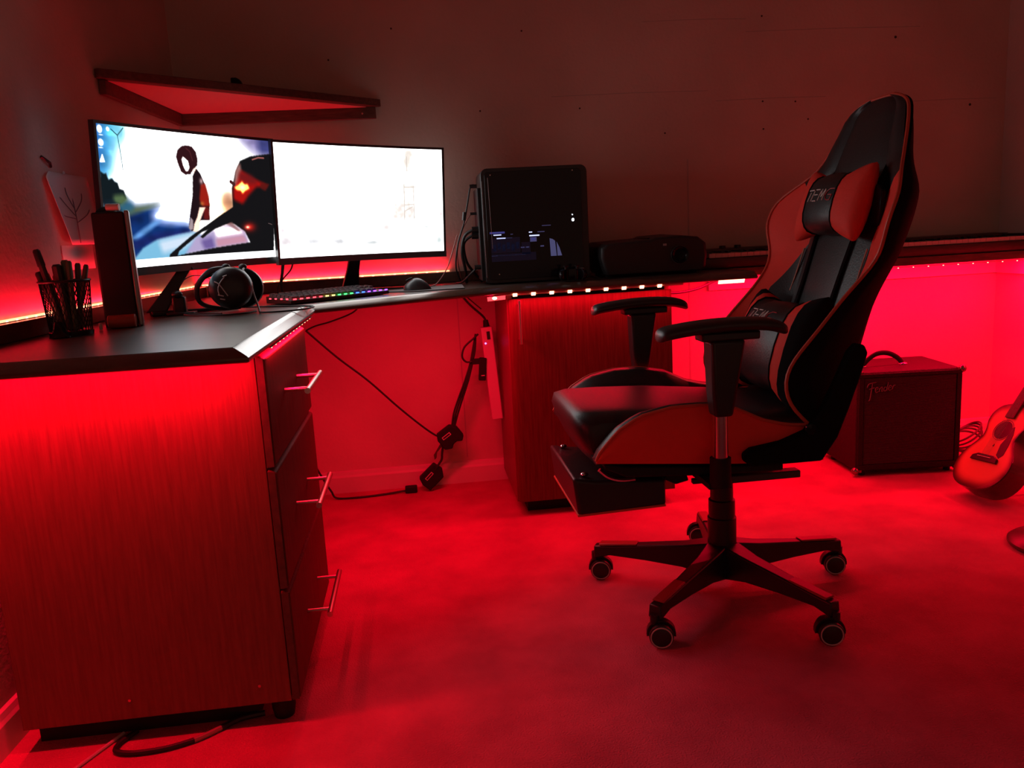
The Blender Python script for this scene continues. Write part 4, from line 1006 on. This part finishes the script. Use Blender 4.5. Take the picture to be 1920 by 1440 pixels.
# ================================================================= pen cup
pc = Vector((-.744, 1.86, ZT))
t = thing('pen_cup', pc, 'black wire-mesh pen cup by the left wall', 'pen cup')
R0, R1, HC = .041, .049, .112
g = G()
for s in (1, -1):
    for k in range(34):
        a0 = 2*math.pi*k/34
        g.tube([(pc.x+(R0+(R1-R0)*q)*math.cos(a0+s*q*1.1), pc.y+(R0+(R1-R0)*q)*math.sin(a0+s*q*1.1), ZT+.004+HC*q) for q in (0, .2, .4, .6, .8, 1)], .0008, 3)
g.build('mesh_wall', mesh_m, t, stuff=True)
G().tube([(pc.x+R1*math.cos(q), pc.y+R1*math.sin(q), ZT+HC+.004) for q in [2*math.pi*k/32 for k in range(32)]], .0028, 8, closed=True).build('rim', blackp, t)
G().lathe([(.001, 0), (R0+.002, 0), (R0+.003, .008), (R0, .010), (.001, .008)], pc+Vector((0, 0, .0005)), n=32).build('base', blackp, t)
PN = [((-.012, 0, .010), (-.045, -.006, .185), .0062, 0, 'black marker leaning far left out of the pen cup'),
      ((-.018, .010, .010), (-.052, .004, .138), .0060, 0, 'short dark pen leaning at the left rim of the pen cup'),
      ((-.006, .004, .012), (-.042, .020, .134), .0046, 1, 'orange pen at the far left of the pen cup'),
      ((.006, .010, .010), (-.026, .026, .130), .0065, 1, 'orange-handled tool behind the leaning pens in the cup'),
      ((.004, -.010, .010), (-.004, -.018, .152), .0080, 0, 'thick black pen in the middle of the cup'),
      ((.010, .004, .010), (.008, -.004, .160), .0065, 2, 'greenish pen standing upright in the cup'),
      ((.012, -.010, .010), (.018, -.010, .158), .0055, 2, 'olive pencil beside the upright greenish pen'),
      ((.016, .012, .010), (.030, .006, .152), .0050, 3, 'brown pencil at the right of the cup'),
      ((.014, -.004, .010), (.048, .004, .148), .0045, 3, 'slim brown brush leaning right out of the cup')]
for a, b, r, mi, lab in PN:
    A_ = pc+Vector(a); B_ = pc+Vector(b); d = (B_-A_).normalized(); q = thing('pen', A_, lab, 'pen', 'pens in the mesh cup')
    G().tube([A_, A_+d*.004, B_-d*.035], [r*.5, r*1.1, r*1.1], 10).build('barrel', pens[mi], q)
    G().tube([B_-d*.036, B_-d*.004, B_], [r*1.3, r*1.22, r*.8], 10).build('cap', pens[mi], q)
o = G().prism([(-.020, 0), (.022, 0), (.012, .012), (.004, .034), (-.004, .034), (-.010, .012)], lambda a, b, tt: (-.745+a, 1.800+tt, ZT+.0006+b), -.008, .010).build('binder_clip', blackg, None, bevel=.002)
tag(o, 'small black clip in front of the pen cup', 'clip')

# ================================================================= papers pinned on the left wall
def lwp(y, z, d): return (lw(y)+d, y, z)
t = thing('wall_paper_sheet', lwp(2.2, 1.07, .01), 'pale curling sheet with a plant drawing pinned on the left wall', 'paper')
g = G(); rows = []
for j in range(13):
    q = j/12; z = 1.158-.172*q; ya = 2.075+(.045*q if q > .1 else .02-.02*q/.1); yb = 2.300
    if q < .1: ya = 2.10-.25*(q)
    rows.append([lwp(ya+(yb-ya)*i/12, z, .004+.022*(abs(i/6-1)**2)*(.2+q)) for i in range(13)])
g.grid(rows); sh = g.build('sheet', paper_m, t)
md = sh.modifiers.new('thickness', 'SOLIDIFY'); md.thickness = .0006
for p in ([(2.215, .99), (2.212, 1.05), (2.205, 1.10)], [(2.212, 1.055), (2.16, 1.085), (2.13, 1.10)], [(2.210, 1.065), (2.245, 1.095), (2.25, 1.115)], [(2.210, 1.05), (2.15, 1.055), (2.12, 1.065)], [(2.212, 1.04), (2.26, 1.06), (2.275, 1.075)], [(2.208, 1.075), (2.18, 1.105), (2.172, 1.125)]):
    G().tube(spline([lwp(y, z, .0075+.022*(abs((y-2.19)/.11)**2)*.6) for y, z in p], 4), [.0008]*1+[.0013]*7+[.0004]*1 if len(p) == 3 else .001, 5).build('drawn_leaf', paper_ink, t)
G().sphere(lwp(2.178, 1.160, .008), .0035, .003, .0045, 8, 6).build('pin', white_p, t)
o = G().grid([[lwp(y, z, .003) for y in (2.12, 2.20, 2.29)] for z in (.985, .955, .925)]).build('wall_card', paper_m, None); md = o.modifiers.new('thickness', 'SOLIDIFY'); md.thickness = .0008
tag(o, 'plain card on the left wall just below the plant drawing', 'paper')
t = thing('wall_hook', lwp(2.105, 1.178, 0), 'small dark hook on the left wall above the plant drawing', 'hook')
G().tube([lwp(2.085, 1.190, .004), lwp(2.11, 1.178, .010), lwp(2.125, 1.170, .004)], .0035, 6).build('hook', blackp, t)

# ================================================================= power strip on the wall below the desk
t = thing('power_strip', (.262, 3.05, .45), 'pale vertical power strip hanging left of the door cabinet', 'power strip')
def ps(x, z): return x
A_ = Vector((.229, 3.00, .622)); B_ = Vector((.252, 3.00, .275)); d = (B_-A_).normalized(); s_ = Vector((d.z, 0, -d.x)); 
if s_.x < 0: s_ = -s_
G().obox((A_+B_)/2+s_*.016, d*.175, s_*.021, (0, .018, 0)).build('body', white_p, t, bevel=.004)
G().obox(A_+d*.030+s_*.020+Vector((0, -.0185, 0)), d*.015, s_*.006, (0, .002, 0)).build('switch', blackp, t, bevel=.001)
G().sphere(A_+d*.058+s_*.006+Vector((0, -.0185, 0)), .0030, .001, .0030, 8, 6).build('indicator_light', led_violet, t)
G().tube([A_+s_*.018+Vector((0, 0, .002)), A_+s_*.016+Vector((0, 0, .026))], [.012, .009], 10).build('cord_boot', blackm, t)
cable('power_cord', [A_+s_*.016+Vector((0, 0, .024)), (.235, 3.0, .665), (.19, 2.99, .71), (.155, 2.98, .755)], .0042, cable_m, t)
q = thing('plug_adapter', (.222, 2.98, .47), 'black plug adapter stuck in the side of the power strip', 'plug')
G().obox((.222, 2.985, .470), (.013, 0, -.001), (0, .012, 0), (.004, 0, .042)).build('body', blackm, q, bevel=.003)
G().obox((.200, 2.985, .500), (.016, 0, 0), (0, .010, 0), (0, 0, .010)).build('boot', blackm, q, bevel=.003)
G().box(.215, .228, 2.9715, 2.9725, .446, .449).build('label', label_m, q)
cable('cord', [(.19, 2.985, .502), (.165, 2.985, .500), (.150, 2.985, .520), (.160, 2.985, .555), (.195, 2.985, .585), (.214, 2.99, .60)], .0036, cable_m, q)
q = thing('cable_bundle', (.14, 3.02, .3), 'bundle of dark cables running down the wall from the power strip', 'cable')
for k, dx in enumerate((-.004, .004, .0)):
    cable('cord', [(.205, 3.00, .600), (.196+dx, 3.0, .545), (.182+dx, 3.0, .49), (.160+dx*1.6, 3.0, .425), (.132+dx*2, 3.005, .355), (.112+dx*2, 3.01, .300), (.098+dx, 3.01, .245)], .0036, cable_m, q)
def brick(name, c, ax, ay, lab, notch):
    c = Vector(c); ax = Vector(ax).normalized()*1.4; ay = Vector(ay).normalized()*1.4; n_ = Vector((0, -1.3, 0))
    t = thing(name, c, lab, 'power adapter')
    poly = [(-.030, -.020), (-.012, -.030), (-.002, -.022), (.010, -.022), (.022, -.030), (.034, -.020), (.034, .010), (.020, .026), (-.022, .026), (-.030, .012)] if notch else [(-.032, -.022), (.020, -.024), (.034, -.006), (.030, .022), (-.026, .024), (-.034, .004)]
    G().prism(poly, lambda a, b, tt: c+ax*a+ay*b+n_*tt, -.013, .013).build('body', blackm, t, bevel=.004)
    lb = G().obox(c+ax*-.003+ay*.008+n_*.0134, ax*.013, ay*.0042, n_*.0005).build('label', label_m, t)
    G().obox(c+ax*-.003+ay*.008+n_*.0141, ax*.011, ay*.0022, n_*.0004).build('label_print', blackp, lb)
    return t
brick('power_brick', (.082, 3.02, .215), (.80, 0, .55), (-.55, 0, .80), 'upper black power brick hanging by its cords below the desk', True)
brick('power_brick', (.008, 3.05, .058), (.62, 0, .60), (-.60, 0, .62), 'lower black power brick by the baseboard', False)
q = thing('hanging_cord', (.06, 3.03, .12), 'black cord joining the upper and lower power bricks', 'cable')
cable('cord', [(.060, 3.03, .195), (.052, 3.03, .150), (.048, 3.03, .125), (.030, 3.03, .100), (.016, 3.04, .075)], .0045, cable_m, q)
q = thing('velcro_strap', (.03, 3.05, .17), 'flat cable tie dangling from the upper power brick', 'strap')
G().loft([[(.056, 3.03, .200), (.066, 3.03, .190), (.066, 3.033, .190), (.056, 3.033, .200)], [(.020, 3.05, .140), (.034, 3.05, .150), (.034, 3.053, .150), (.020, 3.053, .140)], [(.022, 3.06, .118), (.030, 3.06, .126), (.030, 3.063, .126), (.022, 3.063, .118)]]).build('strap', mat('strap_grey', (.12, .05, .05), .8), q)
q = thing('swag_cable', (-.2, 3.03, .4), 'long thin cable sloping from the desk corner down to the upper power brick', 'cable')
cable('cord', [(-.395, 2.93, .660), (-.30, 2.96, .555), (-.20, 2.98, .460), (-.10, 3.0, .350), (-.02, 3.01, .270), (.030, 3.02, .226), (.052, 3.02, .218)], .0036, cable_m, q)
cable('cord', [(-.395, 2.93, .660), (-.36, 2.92, .675), (-.30, 2.90, .690), (-.22, 2.86, .72), (-.18, 2.80, .762)], .0028, cable_m, q)
q = thing('floor_cable', (-.2, 3.05, 0), 'thin cable lying along the baseboard to the lower power brick', 'cable')
cable('cord', [(-.44, 3.02, .235), (-.425, 3.02, .19), (-.425, 3.02, .155), (-.40, 3.03, .090), (-.375, 3.04, .035), (-.355, 3.04, .006), (-.27, 3.03, .005), (-.17, 3.04, .006), (-.09, 3.05, .010)], .0040, cable_m, q)
G().box(-.098, -.052, 3.035, 3.065, .001, .026).build('plug', blackm, q, bevel=.004)
# cable under the right end of the desk
q = thing('desk_cable', (1.0, 2.8, ZS-.03), 'black cable sagging under the right end of the worktop', 'cable')
cable('cord', [(.846, 2.72, .728), (.90, 2.72, .728), (.955, 2.71, .738), (1.0, 2.70, .757), (1.02, 2.70, ZS-.002)], .0045, cable_m, q)
q = thing('corner_cable', (.2, 2.75, ZS-.05), 'thin cable dropping from under the worktop to the power strip', 'cable')
cable('cord', [(.160, 2.99, .760), (.19, 2.995, .730), (.232, 3.0, .690)], .0022, cable_m, q)

# ================================================================= cables on the carpet at the near cabinet
q = thing('carpet_cable', (-.55, 1.53, 0), 'black cable with a taped joint looping out from under the drawer cabinet', 'cable')
cable('cord', [(-.375, 1.600, .007), (-.42, 1.590, .007), (-.455, 1.565, .006)], .0062, cable_m, q)
cable('joint', [(-.455, 1.565, .006), (-.480, 1.545, .006), (-.500, 1.532, .006)], .0055, mat('joint_plastic', (.30, .16, .15), .5), q)
cable('cord', [(-.500, 1.532, .006), (-.55, 1.515, .006), (-.61, 1.512, .006), (-.645, 1.525, .006), (-.648, 1.548, .006), (-.638, 1.570, .006), (-.625, 1.590, .006)], .0052, cable_m, q)
q = thing('pale_cable', (-.68, 1.5, 0), 'pale flat cable crossing the carpet at the lower left', 'cable')
cable('cord', [(-.652, 1.590, .004), (-.665, 1.565, .004), (-.705, 1.488, .004), (-.74, 1.42, .004), (-.78, 1.33, .004)], .0034, cable_w, q)

# ================================================================= guitar amplifier
t = thing('amplifier', (1.76, 2.9, 0), 'black guitar amplifier with script nameplate standing behind the chair', 'amplifier')
ax0, ax1, ayf, ayb, az = 1.565, 1.945, 2.745, 3.03, .392
G().loft([[(ax0, ayf+.012, z), (ax1, ayf-.030, z), (ax1+.035, ayb-.02, z), (ax0+.022, ayb+.02, z)] for z in (.018, az)]).build('cabinet', tolex, t, bevel=.010, seg=3)
fx = Vector((ax1-ax0, -.042, 0)).normalized(); fn = Vector((-.11, -1, 0)).normalized()
F0 = Vector((ax0, ayf+.012, 0)); FW = (Vector((ax1, ayf-.030, 0))-F0).length
def fp(a, z, d=0): return F0+fx*a+Vector((0, 0, z))+fn*d
G().loft([[fp(.022, .045, -.001), fp(FW-.022, .045, -.001), fp(FW-.022, az-.020, -.001), fp(.022, az-.020, -.001)], [fp(.024, .047, .003), fp(FW-.024, .047, .003), fp(FW-.024, az-.022, .003), fp(.024, az-.022, .003)]]).build('grille', grille_m, t)
g = G()
for a0, a1, z0, z1 in ((.004, FW-.004, az-.020, az-.006), (.004, FW-.004, .026, .045), (.004, .022, .045, az-.020), (FW-.022, FW-.004, .045, az-.020)):
    g.loft([[fp(a0, z0, 0), fp(a1, z0, 0), fp(a1, z1, 0), fp(a0, z1, 0)], [fp(a0, z0, .006), fp(a1, z0, .006), fp(a1, z1, .006), fp(a0, z1, .006)]])
g.build('grille_frame', tolex, t, bevel=.002)
# grille ribs, fine horizontal weave
g = G()
for k in range(62):
    z = .050+k*(az-.076)/62
    g.loft([[fp(.026, z, .003), fp(.026, z+.0028, .003), fp(.026, z+.0014, .0044)], [fp(FW-.026, z, .003), fp(FW-.026, z+.0028, .003), fp(FW-.026, z+.0014, .0044)]])
g.build('grille_weave', mat('grille_rib', (.034, .024, .025), .8), t, smooth=False, stuff=True)
# nameplate in flowing script
SCR_ = [[(.0, .70), (.10, .95), (.30, 1.02), (.62, 1.05)], [(.36, 1.0), (.32, .6), (.26, .1), (.20, -.30), (.10, -.42)], [(.14, .52), (.34, .60), (.52, .62)],
        [(.58, .40), (.72, .46), (.74, .60), (.62, .60), (.56, .38), (.64, .22), (.80, .30)],
        [(.86, .56), (.84, .24)], [(.86, .42), (.98, .60), (1.04, .56), (1.00, .26), (1.10, .30)],
        [(1.34, .52), (1.22, .58), (1.14, .40), (1.22, .26), (1.34, .40), (1.46, .95)], [(1.38, .50), (1.36, .26)],
        [(1.48, .44), (1.62, .50), (1.64, .64), (1.54, .64), (1.46, .42), (1.54, .28), (1.70, .36)],
        [(1.74, .60), (1.74, .32)], [(1.75, .48), (1.84, .64), (1.94, .62)]]
for sg in SCR_:
    pts = spline([fp(.032+a*.053, .306+b*.045+a*.0035, .0068) for a, b in sg], 4)
    G().tube(pts, [.0018*(.7+.5*math.sin(math.pi*i/(len(pts)-1))) for i in range(len(pts))], 6).build('letter', logo_g, t)
# metal corners, handle, feet
for a, z in ((0, az), (FW, az), (0, .018), (FW, .018)):
    p = fp(a, z, 0); sgn = 1 if z > .1 else -1
    g = G().sphere(p+Vector((0, .004, -.004*sgn)), .0145, .0145, .0145, 14, 10); g.obox(p+Vector((.012 if a == 0 else -.012, .002, -.008*sgn)), (.010, 0, 0), (0, .004, 0), (0, 0, .010)); g.build('corner_cap', mat('corner_metal', (.28, .22, .21), .25, metal=.9), t)
g = G(); hpts = spline([(1.640, 2.86, az+.004), (1.665, 2.86, az+.030), (1.70, 2.86, az+.048), (1.745, 2.865, az+.046), (1.785, 2.868, az+.026), (1.805, 2.87, az+.004)], 5)
G().tube(hpts, .0095, 10, flat=.6).build('handle', blackm, t)
for x in (1.640, 1.805): G().sphere((x, 2.862, az+.002), .016, .012, .006).build('handle_cap', chrome, t)
for x, y in ((1.60, 2.78), (1.92, 2.75), (1.61, 3.0), (1.95, 2.98)): G().cyl((x, y, .0005), (x, y, .020), .012, 10).build('foot', blackm, t)

# cable coil on the floor behind the guitar
q = thing('cable_coil', (2.12, 2.92, 0), 'coil of dark instrument cable on the floor behind the guitar', 'cable')
for k in range(5):
    pts = [(2.125+(.070-.004*k)*math.cos(a), 2.93+(.030+.003*k)*math.sin(a), .010+.010*k+.040*(1+math.sin(a+.4*k))*.9) for a in [2*math.pi*i/28 for i in range(28)]]
    G().tube(pts, .0038, 6, closed=True).build('loop', mat('dark_red_cable', (.10, .05, .05), .5), q)

# ================================================================= acoustic guitar leaning at the right
gr = Vector((.0414, -.9954, .0861)).normalized(); gu = Vector((.598, .0937, .796)).normalized(); gn = Vector((-.8005, .0185, .5991)).normalized()
G0 = Vector((1.762, 2.41, .051))
t = thing('acoustic_guitar', (G0.x, G0.y, 0), 'small sunburst acoustic guitar leaning at the right beside the amplifier', 'guitar')
half = [(0, 0), (.045, .002), (.085, .018), (.110, .050), (.118, .090), (.108, .130), (.085, .165), (.072, .192), (.076, .222), (.088, .252), (.086, .285), (.065, .312), (.030, .324), (0, .325)]
hp_ = [Vector((a, b, 0)) for a, b in half]; sp_ = spline(hp_, 4)
outl = [(p.x, p.y) for p in sp_] + [(-p.x, p.y) for p in sp_[-2:0:-1]]
def gp(a, b, d=0): return G0+gr*a+gu*b+gn*d
DP = .075
gs = 1.02
def ring_g(sc, d): return [gp(a*sc, .163+(b-.163)*sc, d) for a, b in outl]
G().loft([ring_g(.985, -DP), ring_g(1, -DP+.004), ring_g(1, -.002), ring_g(.985, 0)]).build('body', gdark, t, sharp=.6)
# top in bands: pale centre shading outward to a dark rim (sunburst is the varnish's own colour)
M = bpy.data.materials.new('sunburst'); M.use_nodes = True; nt = M.node_tree; bs = nt.nodes['Principled BSDF']; bs.inputs['Roughness'].default_value = .28; bs.inputs['Coat Weight'].default_value = .5
at = nt.nodes.new('ShaderNodeVertexColor'); at.layer_name = 'burst'; nt.links.new(at.outputs[0], bs.inputs['Base Color'])
ks = [1, .97, .93, .88, .82, .75, .6, .4, .2, .03]
g = G(); n = len(outl); rings = [ring_g(k*.985, .0006) for k in ks]
g.loft(rings, cap=False); tp = g.build('soundboard', M, t)
ca = tp.data.color_attributes.new('burst', 'FLOAT_COLOR', 'POINT')
dc = Vector((.04, .012, .008)); pc_ = Vector((.62, .20, .10)); buf = []
for k in ks:
    q_ = min(1, max(0, (1-k)/.24)); q_ = q_*q_*(3-2*q_); c = dc.lerp(pc_, q_)
    for _ in range(n): buf += [c.x, c.y, c.z, 1]
ca.data.foreach_set('color', buf)
def disc(c, r, d0, d1, name, M, par=t, n=28):
    return G().loft([[gp(c[0]+math.cos(q)*r, c[1]+math.sin(q)*r, d) for q in [2*math.pi*k/n for k in range(n)]] for d in (d0, d1)]).build(name, M, par)
disc((0, .222), .034, .0007, .0012, 'sound_hole', gblack)
G().tube([gp(math.cos(q)*.038, .222+math.sin(q)*.038, .0012) for q in [2*math.pi*k/32 for k in range(32)]], .0011, 5, closed=True).build('rosette', paper_ink, t)
G().prism([(-.058, .098), (.058, .098), (.056, .114), (.034, .124), (-.034, .124), (-.056, .114)], lambda a, b, d: gp(a, b, d), .0007, .008).build('bridge', gblack, t, bevel=.002)
G().tube([gp(-.030, .113, .010), gp(.030, .113, .010)], .0013, 6).build('saddle', white_p, t)
G().prism([(.020, .225), (.040, .240), (.052, .212), (.060, .170), (.062, .135), (.050, .120), (.034, .130), (.026, .170), (.034, .200)], lambda a, b, d: gp(a, b, d), .0007, .0016).build('pickguard', gblack, t)
G().prism([(-.019, .268), (.019, .268), (.017, .56), (-.017, .56)], lambda a, b, d: gp(a, b, d), .001, .008).build('fretboard', mat('fretboard', (.05, .025, .02), .5), t)
G().loft([[gp(a, b, d) for a, d in ((-.018, 0), (.018, 0), (.010, -.018), (-.010, -.018))] for b in (.322, .56)]).build('neck', gdark, t, sharp=.6)
G().prism([(-.020, .56), (.020, .56), (.030, .575), (.026, .66), (-.026, .66), (-.030, .575)], lambda a, b, d: gp(a, b, d-.006-(b-.56)*.2), 0, .012).build('headstock', gdark, t, bevel=.002)
for k in range(12):
    b = .56-.292*(1-2**(-(k+1)/12))*1.2
    if b > .27: G().tube([gp(-.018, b, .0085), gp(.018, b, .0085)], .0008, 4).build('fret', steel, t)
for k in range(6):
    a = -.014+.0056*k; G().tube([gp(a, .112, .0115), gp(a*.95, .56, .0105)], .0005, 4).build('string', steel, t)
for k in range(6):
    s = -1 if k < 3 else 1; b = .585+.025*(k % 3); G().tube([gp(s*.028, b, -.012), gp(s*.042, b, -.012)], .004, 8).build('tuning_peg', chrome, t)
# guitar stand behind and under it
q = thing('guitar_stand', (1.90, 2.47, 0), 'dark tubular stand holding the acoustic guitar', 'stand')
sb = G0-gn*(DP+.012)
bk = gp(0, .20, -DP-.012)
for a in (-.05, .05):
    p = gp(a, .10, -DP-.010)
    G().tube([p, Vector((p.x+.16, p.y+a*.8, .007))], .006, 8).build('rear_leg', blackm, q)
G().tube([gp(-.05, .10, -DP-.010), bk, gp(.05, .10, -DP-.010)], .006, 8).build('frame', blackm, q)
# ================================================================= round stool base at the right edge of the view
t = thing('stand_base', (1.752, 2.00, 0), 'dark round base of a floor stand at the right edge, only its rim in view', 'stand')
G().lathe([(.001, 0.001), (.125, .001), (.130, .006), (.130, .014), (.120, .022), (.040, .030), (.022, .040), (.001, .042)], (1.752, 2.00, 0), n=48).build('base', mat('stand_metal', (.09, .05, .05), .35, metal=.3), t, sharp=.6)
G().cyl((1.752, 2.00, .036), (1.752, 2.00, .95), .011, 16).build('pole', mat('stand_metal', (.09, .05, .05)), t)
